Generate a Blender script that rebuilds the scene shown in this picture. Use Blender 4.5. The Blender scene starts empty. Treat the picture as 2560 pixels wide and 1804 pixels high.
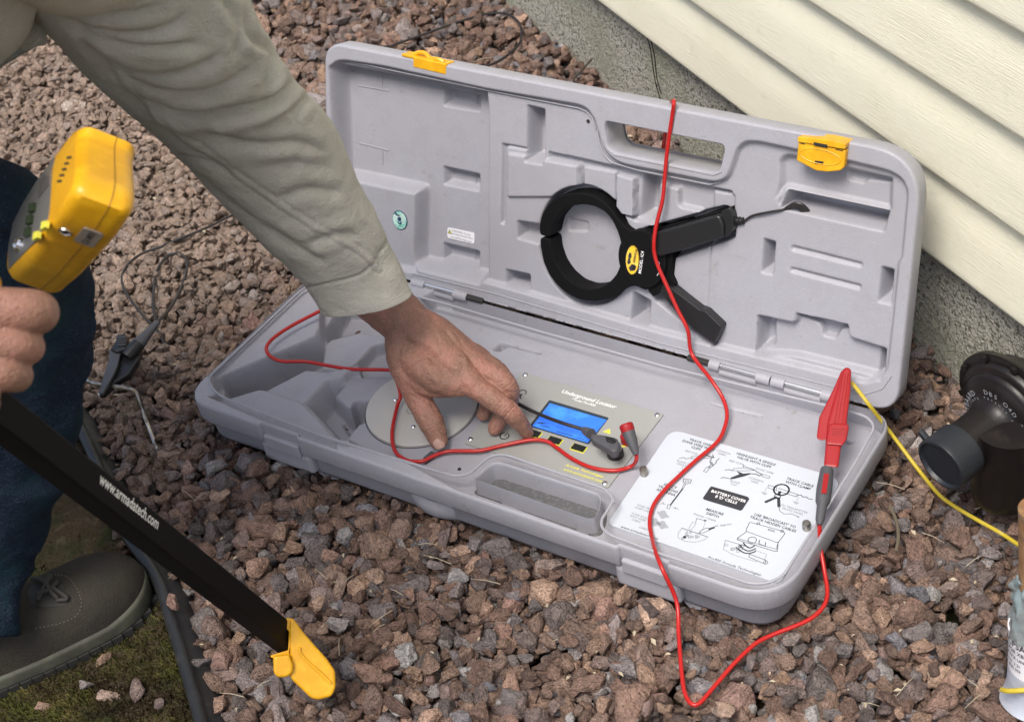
import bpy, bmesh, math, random
import numpy as np
from mathutils import Vector, Matrix, noise as mnoise
random.seed(7); rng = np.random.default_rng(7)
S = bpy.context.scene; COL = S.collection

# ------------------------------------------------------------------ camera, world, light
CX = np.array([1.2434, -1.2026, 1.2084]); FPX = 4123.5
RC = np.array([[0.83898082, 0.52282749, -0.15087281], [-0.24500152, 0.61049714, 0.75317162], [0.48588625, -0.59493247, 0.64028892]])
cam_d = bpy.data.cameras.new('camera'); cam = bpy.data.objects.new('camera', cam_d); COL.objects.link(cam)
M = Matrix.Identity(4)
for i in range(3):
    for j in range(3): M[i][j] = RC[j][i]
    M[i][3] = CX[i]
cam.matrix_world = M
cam_d.sensor_width = 36; cam_d.lens = FPX / 2560 * 36; cam_d.clip_start = 0.05; cam_d.clip_end = 200
cam_d.dof.use_dof = True; cam_d.dof.focus_distance = 1.76; cam_d.dof.aperture_fstop = 13
S.camera = cam
W = bpy.data.worlds.new('World'); S.world = W; W.use_nodes = True
nt = W.node_tree; bg = nt.nodes['Background']; sky = nt.nodes.new('ShaderNodeTexSky'); sky.sky_type = 'NISHITA'
sky.sun_disc = False; SEL, SAZ = math.radians(64), math.radians(172)
sky.sun_elevation = SEL; sky.sun_rotation = SAZ; sky.air_density = 1.0; sky.dust_density = 4.0; sky.ozone_density = 0.6
nt.links.new(sky.outputs[0], bg.inputs[0]); bg.inputs[1].default_value = 0.090
sun_d = bpy.data.lights.new('sun', 'SUN'); sun_d.energy = 1.5; sun_d.angle = math.radians(24); sun_d.color = (1, .96, .9)
sun = bpy.data.objects.new('sun', sun_d); COL.objects.link(sun)
# soft overcast light from high up, slightly from the open yard in front
sdir = Vector((math.sin(SAZ) * math.cos(SEL), math.cos(SAZ) * math.cos(SEL), math.sin(SEL)))
sun.rotation_euler = sdir.to_track_quat('Z', 'Y').to_euler()
S.view_settings.view_transform = 'Standard'; S.view_settings.look = 'None'; S.view_settings.gamma = 1
S.view_settings.exposure = 1.14
S.view_settings.use_curve_mapping = False
S.render.engine = 'CYCLES'; S.cycles.max_bounces = 8

# ------------------------------------------------------------------ helpers
def ray(p):
    d = RC.T @ np.array([(p[0] - 1280) / FPX, -(p[1] - 902) / FPX, -1.0]); return d / np.linalg.norm(d)
def onz(p, z=0.0):                       # point of the horizontal plane at height z seen at photo position p
    d = ray(p); return CX + d * ((z - CX[2]) / d[2])
def atd(p, dist): return CX + ray(p) * dist
def proj(P):
    q = (np.asarray(P) - CX) @ RC.T
    return np.stack([1280 + FPX * q[..., 0] / -q[..., 2], 902 - FPX * q[..., 1] / -q[..., 2]], -1)
TH = 0.3225
LU = np.array([1., 0, 0]); LV = np.array([0, math.sin(TH), math.cos(TH)]); LN = np.array([0, -math.cos(TH), math.sin(TH)])
def onlid(p, off=0.0):
    d = ray(p); t = (off - np.dot(CX, LN)) / np.dot(d, LN); P = CX + d * t
    return np.array([P[0], P @ LV])
def lidw(u, v, n=0.0): return LU * u + LV * v + LN * n
def crop(x0, y0, s): return lambda x, y: (x0 + x * s, y0 + y * s)
cA = crop(480, 680, .28436); cB = crop(800, 600, .392); cC = crop(1060, 850, .27875); cD = crop(1660, 600, .392)
cE = crop(1500, 1040, .27875); cG = crop(1240, 240, .39552); cH = crop(1740, 300, .46985); cR2 = crop(800, 0, .392)
cR1 = crop(0, 0, .392); cR4 = crop(0, 600, .392); cR7 = crop(0, 1170, .392); cR9 = crop(1660, 1170, .392)
cI = crop(960, 500, .17422); cK = crop(900, 700, .29674); cF = crop(0, 280, .43269); cW = crop(2240, 820, .30888)

def link(name, me, mat=None, parent=None, smooth=True, mats=None):
    o = bpy.data.objects.new(name, me); COL.objects.link(o)
    if mat: me.materials.append(mat)
    if mats:
        for m in mats: me.materials.append(m)
    if smooth is True: me.polygons.foreach_set('use_smooth', [True] * len(me.polygons))
    if parent is not None: o.parent = parent
    return o
def mesh(name, v, f):
    me = bpy.data.meshes.new(name); me.from_pydata([tuple(map(float, a)) for a in v], [], [tuple(map(int, a)) for a in f]); me.update(); return me
def tag(o, label=None, cat=None, group=None, kind=None):
    if label: o['label'] = label
    if cat: o['category'] = cat
    if group: o['group'] = group
    if kind: o['kind'] = kind
    return o
def thing(name, label, cat, loc=(0, 0, 0), group=None):
    o = bpy.data.objects.new(name, None); COL.objects.link(o); o.empty_display_size = .02
    tag(o, label, cat, group); o['_'] = 0; del o['_']; return o
def autosmooth(o, ang=35):
    me = o.data; bm = bmesh.new(); bm.from_mesh(me)
    for e in bm.edges:
        if len(e.link_faces) == 2 and e.calc_face_angle(0) > math.radians(ang): e.smooth = False
    bm.to_mesh(me); bm.free()
def bevel(o, w, seg=3, ang=30):
    m = o.modifiers.new('bevel', 'BEVEL'); m.width = w; m.segments = seg; m.limit_method = 'ANGLE'; m.angle_limit = math.radians(ang)
    m.harden_normals = False; return o
class MB:                                 # collects shapes into one mesh
    def __init__(s): s.v = []; s.f = []
    def add(s, v, f):
        n = len(s.v); s.v += [tuple(map(float, a)) for a in v]; s.f += [tuple(int(i) + n for i in q) for q in f]; return s
    def build(s, name, mat, parent=None, smooth=True, ang=35):
        o = link(name, mesh(name, s.v, s.f), mat, parent, smooth)
        bm = bmesh.new(); bm.from_mesh(o.data); bmesh.ops.recalc_face_normals(bm, faces=bm.faces); bm.to_mesh(o.data); bm.free()
        if smooth and ang: autosmooth(o, ang)
        return o
def frame(ax):
    ax = np.asarray(ax, float); ax = ax / np.linalg.norm(ax)
    h = np.array([0, 0, 1.]) if abs(ax[2]) < .9 else np.array([1., 0, 0])
    u = np.cross(h, ax); u /= np.linalg.norm(u); return ax, u, np.cross(ax, u)
def spline(P, n, closed=False):           # Catmull-Rom resampled evenly
    P = np.asarray(P, float)
    Q = np.vstack([2 * P[0] - P[1], P, 2 * P[-1] - P[-2]])
    out = []
    k = max(4, int(8 * n / max(1, len(P) - 1)) // 4 + 4)
    for i in range(1, len(Q) - 2):
        t = np.linspace(0, 1, k, endpoint=False)[:, None]
        a, b, c, d = Q[i - 1], Q[i], Q[i + 1], Q[i + 2]
        out.append(.5 * ((2 * b) + (-a + c) * t + (2 * a - 5 * b + 4 * c - d) * t * t + (-a + 3 * b - 3 * c + d) * t ** 3))
    out = np.vstack(out + [P[-1:]])
    L = np.r_[0, np.cumsum(np.linalg.norm(np.diff(out[:, :3], axis=0), axis=1))]
    s = np.linspace(0, L[-1], n)
    return np.stack([np.interp(s, L, out[:, j]) for j in range(out.shape[1])], 1)
def sweep(P, R, seg=12, cap='flat', flat=None):   # tube along points P, radius R per point
    P = np.asarray(P, float); R = np.broadcast_to(np.asarray(R, float), (len(P),)).copy()
    if cap == 'round':
        d0 = P[0] - P[1]; d0 /= np.linalg.norm(d0); d1 = P[-1] - P[-2]; d1 /= np.linalg.norm(d1)
        a = np.array([.999, .9, .75, .5, .25])
        P = np.vstack([[P[0] + d0 * R[0] * t for t in a], P, [P[-1] + d1 * R[-1] * t for t in a[::-1]]])
        c = np.sqrt(1 - a * a); R = np.r_[R[0] * c, R, R[-1] * c[::-1]]
    T = np.gradient(P, axis=0); T /= np.linalg.norm(T, axis=1)[:, None] + 1e-12
    _, u, _ = frame(T[0]); V = []
    an = np.linspace(0, 2 * math.pi, seg, endpoint=False)
    for i in range(len(P)):
        u = u - T[i] * np.dot(u, T[i]); u /= np.linalg.norm(u); w = np.cross(T[i], u)
        r = np.outer(np.cos(an), u) + np.outer(np.sin(an), w)
        if flat is not None:              # squash along a direction
            fd, fk = flat; r = r - np.outer(r @ fd, fd) * (1 - fk)
        V.append(P[i] + r * R[i])
    V = np.vstack(V); n = len(P); F = []
    for i in range(n - 1):
        for j in range(seg):
            k = (j + 1) % seg; F.append((i * seg + j, i * seg + k, (i + 1) * seg + k, (i + 1) * seg + j))
    F.append(tuple(range(seg))[::-1]); F.append(tuple((n - 1) * seg + j for j in range(seg)))
    return V, F
def cyl(a, b, r, r2=None, seg=20):
    r2 = r if r2 is None else r2
    return sweep([a, b], [r, r2], seg)
def lathe(o, ax, prof, seg=48):           # prof: (distance along the axis, radius)
    ax, u, w = frame(ax); an = np.linspace(0, 2 * math.pi, seg, endpoint=False); V = []; F = []
    for d, r in prof: V += [np.asarray(o) + ax * d + (u * math.cos(a) + w * math.sin(a)) * r for a in an]
    n = len(prof)
    for i in range(n - 1):
        for j in range(seg):
            k = (j + 1) % seg; F.append((i * seg + j, i * seg + k, (i + 1) * seg + k, (i + 1) * seg + j))
    F.append(tuple(range(seg))[::-1]); F.append(tuple((n - 1) * seg + j for j in range(seg)))
    return V, F
def box(c, ax, ay, az, sx, sy, sz):
    c = np.asarray(c); ax, ay, az = [np.asarray(q) for q in (ax, ay, az)]
    V = [c + ax * sx * i / 2 + ay * sy * j / 2 + az * sz * k / 2 for i in (-1, 1) for j in (-1, 1) for k in (-1, 1)]
    return V, [(0, 1, 3, 2), (4, 6, 7, 5), (0, 4, 5, 1), (2, 3, 7, 6), (0, 2, 6, 4), (1, 5, 7, 3)]
def prism(P2, to3, n0, n1):               # polygon P2 extruded between heights n0 and n1
    k = len(P2); V = [to3(p[0], p[1], n0) for p in P2] + [to3(p[0], p[1], n1) for p in P2]
    F = [(i, (i + 1) % k, k + (i + 1) % k, k + i) for i in range(k)]
    F += [tuple(range(k))[::-1], tuple(range(k, 2 * k))]
    return V, F
def puff(P2, to3, n0, n1, r, k=6):         # extruded outline with generously rounded rims
    P2 = np.asarray(P2); c = P2.mean(0); R = np.linalg.norm(P2 - c, axis=1).mean(); V = []; m = len(P2); lv = []
    for t in np.linspace(0, math.pi / 2, k): lv.append((n0 + r * (1 - math.sin(t)), r * (1 - math.cos(t))))
    lv = lv[::-1]; lv += [(n1 - r * (1 - math.sin(t)), r * (1 - math.cos(t))) for t in np.linspace(0, math.pi / 2, k)]
    for n_, ins in lv:
        d = P2 - c; l = np.linalg.norm(d, axis=1)[:, None]
        T = np.roll(P2, -1, 0) - np.roll(P2, 1, 0); N_ = np.c_[T[:, 1], -T[:, 0]]; N_ /= np.linalg.norm(N_, axis=1)[:, None] + 1e-12; N_ *= np.sign((N_ * d).sum(1))[:, None]
        V += [to3(q[0], q[1], n_) for q in P2 - (N_ * .5 + d / l * .5) * ins]
    F = []
    for i in range(len(lv) - 1):
        for j in range(m): j2 = (j + 1) % m; F.append((i * m + j, i * m + j2, (i + 1) * m + j2, (i + 1) * m + j))
    F.append(tuple(range(m))[::-1]); F.append(tuple((len(lv) - 1) * m + j for j in range(m)))
    return V, F
def fillet(P, r, n=6):
    P = [np.asarray(p, float)[:2] for p in P]; out = []; k = len(P)
    rr = r if hasattr(r, '__len__') else [r] * k
    for i in range(k):
        a, b, c = P[i - 1], P[i], P[(i + 1) % k]; la, lc = np.linalg.norm(a - b), np.linalg.norm(c - b)
        d = min(rr[i], la * .48, lc * .48); p0 = b + (a - b) / la * d; p1 = b + (c - b) / lc * d
        for t in np.linspace(0, 1, n): out.append((1 - t) ** 2 * p0 + 2 * t * (1 - t) * b + t * t * p1)
    return np.array(out)
def sdf(P, X, Y):
    P = np.asarray(P, float); d = np.full(X.shape, 1e9); s = np.ones(X.shape)
    for i in range(len(P)):
        a, b = P[i], P[i - 1]; e = b - a
        wx, wy = X - a[0], Y - a[1]; t = np.clip((wx * e[0] + wy * e[1]) / (e @ e + 1e-18), 0, 1)
        d = np.minimum(d, (wx - e[0] * t) ** 2 + (wy - e[1] * t) ** 2)
        c1 = Y >= a[1]; c2 = Y < b[1]; c3 = e[0] * wy > e[1] * wx
        s = np.where((c1 & c2 & c3) | (~c1 & ~c2 & ~c3), -s, s)
    return s * np.sqrt(d)
def blur(Z, k):
    ker = np.exp(-np.linspace(-2, 2, 2 * k + 1) ** 2 / 1.2); ker /= ker.sum()
    Zp = np.pad(Z, k, mode='edge'); Zp = sum(ker[i] * Zp[:, i:i + Z.shape[1]] for i in range(2 * k + 1))
    return sum(ker[i] * Zp[i:i + Z.shape[0], :] for i in range(2 * k + 1))
def relief(outline, holes, layers, to3, h, prof, hprof, bk=1):
    lo = outline.min(0) - 2 * h; hi = outline.max(0) + 2 * h
    xs = np.arange(lo[0], hi[0], h); ys = np.arange(lo[1], hi[1], h)
    X, Y = np.meshgrid(xs, ys); D = sdf(outline, X, Y)
    for hl in holes: D = np.maximum(D, -sdf(hl, X, Y))
    Z = np.zeros(X.shape)
    for poly, dep, soft in layers:
        m = np.clip(-sdf(poly, X, Y) / soft, 0, 1); m = m * m * (3 - 2 * m)
        dv = dep(X, Y) if callable(dep) else dep
        Z = Z * (1 - m) + dv * m
    Z = blur(Z, bk)
    gy, gx = np.gradient(D, h); g = np.hypot(gx, gy) + 1e-9; gx /= g; gy /= g
    ins = D < 0; p = np.pad(ins, 1); near = np.zeros_like(ins)
    for i in range(3):
        for j in range(3): near |= p[i:i + ins.shape[0], j:j + ins.shape[1]]
    sn = near & ~ins
    X = np.where(sn, X - gx * D, X); Y = np.where(sn, Y - gy * D, Y); Z = np.where(sn, 0, Z)
    idx = -np.ones(X.shape, int); idx[near] = np.arange(near.sum())
    V = [to3(a, b, c) for a, b, c in zip(X[near], Y[near], Z[near])]
    c = ins[:-1, :-1] | ins[1:, :-1] | ins[:-1, 1:] | ins[1:, 1:]
    F = np.stack([idx[:-1, :-1][c], idx[:-1, 1:][c], idx[1:, 1:][c], idx[1:, :-1][c]], 1)
    cnt = {}
    for q in F.tolist():
        for a, b in ((q[0], q[1]), (q[1], q[2]), (q[2], q[3]), (q[3], q[0])):
            if (b, a) in cnt: del cnt[(b, a)]
            else: cnt[(a, b)] = 1
    bx = X[near]; by = Y[near]; nx = gx[near]; ny = gy[near]
    F = F.tolist(); hs = [sdf(hl, bx, by) for hl in holes]; new = {}
    def ring(v, k, pr):
        if k < 0: return v
        if (v, k) not in new:
            off, z = pr[k]; new[(v, k)] = len(V); V.append(to3(bx[v] + nx[v] * off, by[v] + ny[v] * off, z))
        return new[(v, k)]
    for (a, b) in list(cnt):
        hole = any(abs(hh[a]) < h * .6 for hh in hs); pr = hprof if hole else prof
        for k in range(len(pr)): F.append((ring(b, k - 1, pr), ring(a, k - 1, pr), ring(a, k, pr), ring(b, k, pr)))
    return np.array(V), F

# ------------------------------------------------------------------ materials
def mat(name, col, rough=.5, metal=0, bump=None, var=None, spec=.5, coat=0, sss=0, coord='Object', emit=None):
    m = bpy.data.materials.new(name); m.use_nodes = True; n = m.node_tree.nodes; l = m.node_tree.links
    b = n['Principled BSDF']; b.inputs['Base Color'].default_value = (*col, 1); b.inputs['Roughness'].default_value = rough
    b.inputs['Metallic'].default_value = metal; b.inputs['Specular IOR Level'].default_value = spec; b.inputs['Coat Weight'].default_value = coat
    if sss: b.inputs['Subsurface Weight'].default_value = sss; b.inputs['Subsurface Radius'].default_value = (.012, .005, .003); b.inputs['Subsurface Scale'].default_value = 1
    tc = n.new('ShaderNodeTexCoord')
    if var:                                # (scale, second colour, low, high)
        for sc, c2, lo, hi in (var if isinstance(var, list) else [var]):
            t = n.new('ShaderNodeTexNoise'); t.inputs['Scale'].default_value = sc; t.inputs['Detail'].default_value = 6; t.inputs['Roughness'].default_value = .6
            l.new(tc.outputs[coord], t.inputs['Vector'])
            r = n.new('ShaderNodeMapRange'); r.inputs['From Min'].default_value = lo; r.inputs['From Max'].default_value = hi; r.interpolation_type = 'SMOOTHSTEP'
            l.new(t.outputs[0], r.inputs[0]); mx = n.new('ShaderNodeMix'); mx.data_type = 'RGBA'; l.new(r.outputs[0], mx.inputs[0])
            src = b.inputs['Base Color'].links[0].from_socket if b.inputs['Base Color'].links else None
            if src: l.new(src, mx.inputs[6])
            else: mx.inputs[6].default_value = (*col, 1)
            mx.inputs[7].default_value = (*c2, 1); l.new(mx.outputs[2], b.inputs['Base Color'])
    if bump:                               # list of (scale, strength, distance, stretch)
        prev = None
        for sc, st, di, stretch in bump:
            t = n.new('ShaderNodeTexNoise'); t.inputs['Scale'].default_value = sc; t.inputs['Detail'].default_value = 4
            mp = n.new('ShaderNodeMapping'); mp.inputs['Scale'].default_value = stretch; l.new(tc.outputs[coord], mp.inputs[0]); l.new(mp.outputs[0], t.inputs['Vector'])
            bp = n.new('ShaderNodeBump'); bp.inputs['Strength'].default_value = st; bp.inputs['Distance'].default_value = di
            l.new(t.outputs[0], bp.inputs['Height'])
            if prev: l.new(prev.outputs[0], bp.inputs['Normal'])
            prev = bp
        l.new(prev.outputs[0], b.inputs['Normal'])
    return m
one = (1, 1, 1)
MC = mat('case_plastic', (.325, .325, .362), .5, bump=[(600, .35, .0010, one)], var=[(40, (.305, .303, .335), .4, .75), (420, (.36, .36, .395), .5, .75), (7, (.31, .305, .325), .5, .72), (55, (.27, .26, .26), .64, .74)])
MCP = mat('panel_grey', (.31, .315, .30), .42, bump=[(1600, .15, .0003, one)], var=(1500, (.34, .345, .33), .5, .8))
MDISC = mat('disc_plastic', (.47, .46, .43), .5, bump=[(900, .2, .0005, one)])
MCOV = mat('cover_white', (.50, .535, .59), .35, bump=[(500, .08, .0004, one)])
MYE = mat('yellow_plastic', (.66, .33, .006), .38, bump=[(350, .12, .0006, one)], var=(60, (.80, .45, .015), .4, .8))
MBK = mat('black_plastic', (.012, .012, .013), .38, bump=[(1100, .3, .0004, one)])
MBKM = mat('black_powdercoat', (.0045, .0045, .005), .65, spec=.14, bump=[(2200, .5, .0003, one)])
MRED = mat('red_silicone', (.42, .012, .010), .33, bump=[(700, .15, .0004, one)])
MREDC = mat('red_clip_plastic', (.30, .007, .010), .45, bump=[(900, .2, .0004, one)])
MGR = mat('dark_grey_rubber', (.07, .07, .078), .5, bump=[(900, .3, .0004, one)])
MST = mat('bright_steel', (.75, .75, .75), .22, 1)
MSTB = mat('stake_steel', (.42, .40, .36), .35, 1, var=(120, (.22, .19, .15), .45, .65))
MYW = mat('yellow_wire', (.50, .38, .03), .5, var=(90, (.55, .46, .16), .55, .75))
MBW = mat('black_wire', (.02, .018, .018), .42)
MINK = mat('black_ink', (.03, .03, .035), .6); MINKG = mat('grey_ink', (.16, .165, .18), .6)
MWI = mat('white_ink', (.85, .85, .85), .6); MYI = mat('yellow_ink', (.75, .72, .08), .6)
MWHT = mat('white_sticker', (.75, .75, .78), .4); MGRN = mat('green_sticker', (.16, .50, .40), .4, var=(120, (.45, .70, .62), .45, .6)); MNAVY = mat('navy_ink', (.02, .04, .12), .5)
MSCR = mat('blue_screen', (.03, .14, .62), .2, var=(40, (.06, .28, .75), .45, .75))
_n = MSCR.node_tree.nodes['Principled BSDF']; _n.inputs['Emission Color'].default_value = (.03, .16, .85, 1); _n.inputs['Emission Strength'].default_value = .28
MBEZ = mat('screen_bezel', (.03, .045, .06), .3)
MSK = mat('skin', (.255, .132, .092), .5, sss=.06, bump=[(520, .6, .0016, one), (130, .45, .003, (1, 1, 1)), (260, .35, .0016, (2.2, .5, 1))],
          var=[(26, (.36, .165, .12), .42, .68), (70, (.26, .135, .09), .52, .75), (340, (.35, .20, .145), .52, .75)])
MNAIL = mat('nail', (.40, .25, .20), .3)
MSH = mat('shirt_cotton', (.44, .42, .375), .85, spec=.2, bump=[(620, .6, .0012, (1, .35, 1)), (620, .6, .0012, (.35, 1, 1)), (70, .4, .006, one)],
          var=[(30, (.42, .41, .35), .4, .7), (480, (.54, .53, .47), .5, .75), (480, (.35, .34, .29), .56, .8)])
MSHS = mat('shirt_stitch', (.38, .39, .34), .85, spec=.2)
MJE = mat('denim', (.010, .018, .034), .9, spec=.15, bump=[(500, .8, .0015, one), (70, .6, .006, one)], var=[(420, (.04, .055, .085), .5, .75), (25, (.010, .030, .04), .45, .7)])
MSHOE = mat('suede', (.040, .037, .032), .95, spec=.1, bump=[(500, .8, .002, one), (60, .5, .004, one)], var=[(22, (.05, .043, .034), .4, .7)])
MSOLE = mat('sole_rubber', (.070, .072, .052), .7, bump=[(200, .3, .001, one)], var=(30, (.04, .04, .03), .4, .65)); MSOLD = mat('sole_tread', (.02, .02, .018), .7)
MLACE = mat('lace', (.035, .032, .028), .8)
MFND = mat('concrete', (.50, .48, .41), .95, spec=.2, bump=[(330, 1, .007, one), (90, .7, .008, one)],
           var=[(210, (.13, .135, .10), .50, .62), (5, (.36, .36, .27), .45, .65), (330, (.66, .65, .60), .55, .68)])
MSID = mat('vinyl_siding', (.82, .79, .63), .55, bump=[(45, .35, .0022, (1, 22, 22))], var=[(6, (.78, .75, .58), .4, .7), (38, (.72, .69, .52), .60, .78)])
_t = MSID.node_tree                        # the embossed grain runs along the boards
_mp = [n for n in _t.nodes if n.type == 'MAPPING'][0]; _vr = _t.nodes.new('ShaderNodeVectorRotate'); _vr.rotation_type = 'Z_AXIS'; _vr.inputs['Angle'].default_value = .5479
_t.links.new(_mp.inputs[0].links[0].from_socket, _vr.inputs['Vector']); _t.links.new(_vr.outputs[0], _mp.inputs[0])
MSOIL = mat('soil', (.060, .045, .028), .95, spec=.1, bump=[(160, 1, .006, one), (500, .8, .003, one)], var=[(70, (.11, .085, .055), .5, .7), (24, (.035, .04, .018), .45, .65)])
MMOSS = mat('moss', (.10, .105, .028), .9, spec=.1, var=[(30, (.19, .16, .06), .45, .7), (14, (.045, .034, .02), .42, .62)])
MEDG = mat('edging_plastic', (.018, .019, .021), .42, bump=[(300, .3, .001, one)], var=(40, (.045, .045, .042), .5, .75))
MPIPE = mat('brown_paint', (.007, .005, .0048), .42, spec=.35, coat=.06, bump=[(300, .25, .0008, one)], var=(60, (.016, .011, .010), .5, .75))
MCAP = mat('cap_rubber', (.012, .015, .02), .45, bump=[(300, .3, .001, one)])
MRUST = mat('rusty_pipe', (.22, .11, .045), .8, bump=[(120, .6, .002, one)], var=[(35, (.34, .20, .09), .45, .65), (60, (.10, .11, .09), .5, .7)])
MWRAP = mat('plastic_wrap', (.20, .225, .225), .3, coat=.2, bump=[(35, .8, .006, (1, 1, .4))], var=(22, (.20, .26, .27), .45, .6))
MTWIG = mat('twig_bark', (.11, .09, .06), .9)
MPALE = mat('dry_straw', (.42, .36, .26), .9)
def stone_mat():
    m = bpy.data.materials.new('stone'); m.use_nodes = True; n = m.node_tree.nodes; l = m.node_tree.links; b = n['Principled BSDF']
    b.inputs['Roughness'].default_value = .92; b.inputs['Specular IOR Level'].default_value = .2
    oi = n.new('ShaderNodeObjectInfo'); r = n.new('ShaderNodeValToRGB'); l.new(oi.outputs['Random'], r.inputs[0])
    cols = [(0, (.205, .135, .108)), (.10, (.28, .182, .142)), (.20, (.165, .115, .095)), (.31, (.33, .225, .172)), (.41, (.22, .155, .130)), (.50, (.42, .28, .20)),
            (.58, (.24, .18, .165)), (.66, (.155, .130, .120)), (.74, (.26, .23, .225)), (.81, (.38, .235, .19)), (.87, (.52, .355, .26)), (.92, (.235, .235, .26)), (.96, (.32, .26, .245)), (1, (.47, .45, .44))]
    cr = r.color_ramp; cr.interpolation = 'LINEAR'
    while len(cr.elements) < len(cols): cr.elements.new(.5)
    for e, (p, c) in zip(cr.elements, cols): e.position = p; e.color = (*c, 1)
    tc = n.new('ShaderNodeTexCoord')
    add = n.new('ShaderNodeVectorMath'); add.operation = 'ADD'; l.new(tc.outputs['Object'], add.inputs[0])
    sc = n.new('ShaderNodeMath'); sc.operation = 'MULTIPLY'; sc.inputs[1].default_value = 37; l.new(oi.outputs['Random'], sc.inputs[0]); l.new(sc.outputs[0], add.inputs[1])
    t = n.new('ShaderNodeTexNoise'); t.inputs['Scale'].default_value = 2.2; t.inputs['Detail'].default_value = 8; t.inputs['Roughness'].default_value = .7; l.new(add.outputs[0], t.inputs['Vector'])
    mr = n.new('ShaderNodeMapRange'); mr.inputs['From Min'].default_value = .3; mr.inputs['From Max'].default_value = .7; mr.inputs['To Min'].default_value = .6; mr.inputs['To Max'].default_value = 1.45; l.new(t.outputs[0], mr.inputs[0])
    mx = n.new('ShaderNodeMix'); mx.data_type = 'RGBA'; mx.blend_type = 'MULTIPLY'; mx.inputs[0].default_value = 1
    l.new(mr.outputs[0], mx.inputs[7]); l.new(mx.outputs[2], b.inputs['Base Color'])
    at = n.new('ShaderNodeAttribute'); at.attribute_type = 'INSTANCER'; at.attribute_name = 'fine'
    hs = n.new('ShaderNodeMix'); hs.data_type = 'RGBA'; fm_ = n.new('ShaderNodeMath'); fm_.operation = 'MULTIPLY'; fm_.inputs[1].default_value = .68; l.new(at.outputs['Fac'], fm_.inputs[0]); l.new(fm_.outputs[0], hs.inputs[0])
    l.new(r.outputs[0], hs.inputs[6]); hs.inputs[7].default_value = (.50, .385, .31, 1); l.new(hs.outputs[2], mx.inputs[6])
    mp = n.new('ShaderNodeMapping'); mp.inputs['Scale'].default_value = (.8, 1.2, 5); l.new(add.outputs[0], mp.inputs[0])
    t2 = n.new('ShaderNodeTexNoise'); t2.inputs['Scale'].default_value = 2.5; t2.inputs['Detail'].default_value = 6; l.new(mp.outputs[0], t2.inputs['Vector'])
    b1 = n.new('ShaderNodeBump'); b1.inputs['Strength'].default_value = 1; b1.inputs['Distance'].default_value = .010; l.new(t2.outputs[0], b1.inputs['Height'])
    t3 = n.new('ShaderNodeTexNoise'); t3.inputs['Scale'].default_value = 9; t3.inputs['Detail'].default_value = 4; l.new(add.outputs[0], t3.inputs['Vector'])
    b2 = n.new('ShaderNodeBump'); b2.inputs['Strength'].default_value = .9; b2.inputs['Distance'].default_value = .004; l.new(t3.outputs[0], b2.inputs['Height']); l.new(b1.outputs[0], b2.inputs['Normal'])
    l.new(b2.outputs[0], b.inputs['Normal']); return m
MSTONE = stone_mat()

GZ = -0.062                                # level of the top of the stones
# ------------------------------------------------------------------ ground
def edge_curve(z):
    pts = [(60, 880), (130, 960), (195, 1060), (250, 1180), (306, 1319), (392, 1444), (431, 1562), (490, 1758), (545, 1980)]
    return spline([onz(p, z) for p in pts], 60)
EC = edge_curve(GZ)
def moss_side(P):                          # >0 on the soil side of the edging
    d = ((EC[None, :, :2] - P[:, None, :2]) ** 2).sum(2); i = np.clip(d.argmin(1), 1, len(EC) - 2)
    T = EC[i + 1, :2] - EC[i - 1, :2]; w = P[:, :2] - EC[i, :2]
    return (-(T[:, 0] * w[:, 1] - T[:, 1] * w[:, 0])) / np.linalg.norm(T, axis=1)
WD = np.array([math.cos(-.5479), math.sin(-.5479), 0]); WN = np.array([-WD[1], WD[0], 0])
W0 = np.array([.75, 0, 0]) + WN * .119     # a point of the siding's lower edges
def wall_d(P): return (P[:, :2] - W0[:2]) @ WN[:2]      # >0 inside the house
g = 60; gv = []; gf = []
big = [(-40, -40), (40, -40), (40, 40), (-40, 40)]
gm = MB().add([(x, y, -.115) for x, y in big], [(0, 1, 2, 3)])
tag(gm.build('ground', MSOIL, smooth=False), kind='structure')
GROUND = bpy.data.objects['ground']
# soil bed with small bumps beside the edging
xs = np.arange(-1.1, .5, .006); ys = np.arange(-1.15, .0, .006); X, Y = np.meshgrid(xs, ys)
P = np.stack([X.ravel(), Y.ravel(), np.zeros(X.size)], 1); ms = moss_side(P)
Zs = np.array([mnoise.noise(Vector((a * 14, b * 14, 0))) * .007 + mnoise.noise(Vector((a * 60, b * 60, 3))) * .004 for a, b in P[:, :2]]) - .073
Zs = np.where(ms > .004, Zs, -.10); idx = np.arange(X.size).reshape(X.shape); k = (ms.reshape(X.shape) > -.01)
c = k[:-1, :-1] & k[1:, :-1] & k[:-1, 1:] & k[1:, 1:]
F = np.stack([idx[:-1, :-1][c], idx[:-1, 1:][c], idx[1:, 1:][c], idx[1:, :-1][c]], 1)
me = bpy.data.meshes.new('soil'); me.from_pydata(np.c_[P[:, :2], Zs].tolist(), [], F.tolist())
bm = bmesh.new(); bm.from_mesh(me); bmesh.ops.delete(bm, geom=[v for v in bm.verts if not v.link_faces], context='VERTS'); bm.to_mesh(me); bm.free()
tag(link('soil', me, MSOIL), kind='structure')
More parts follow.
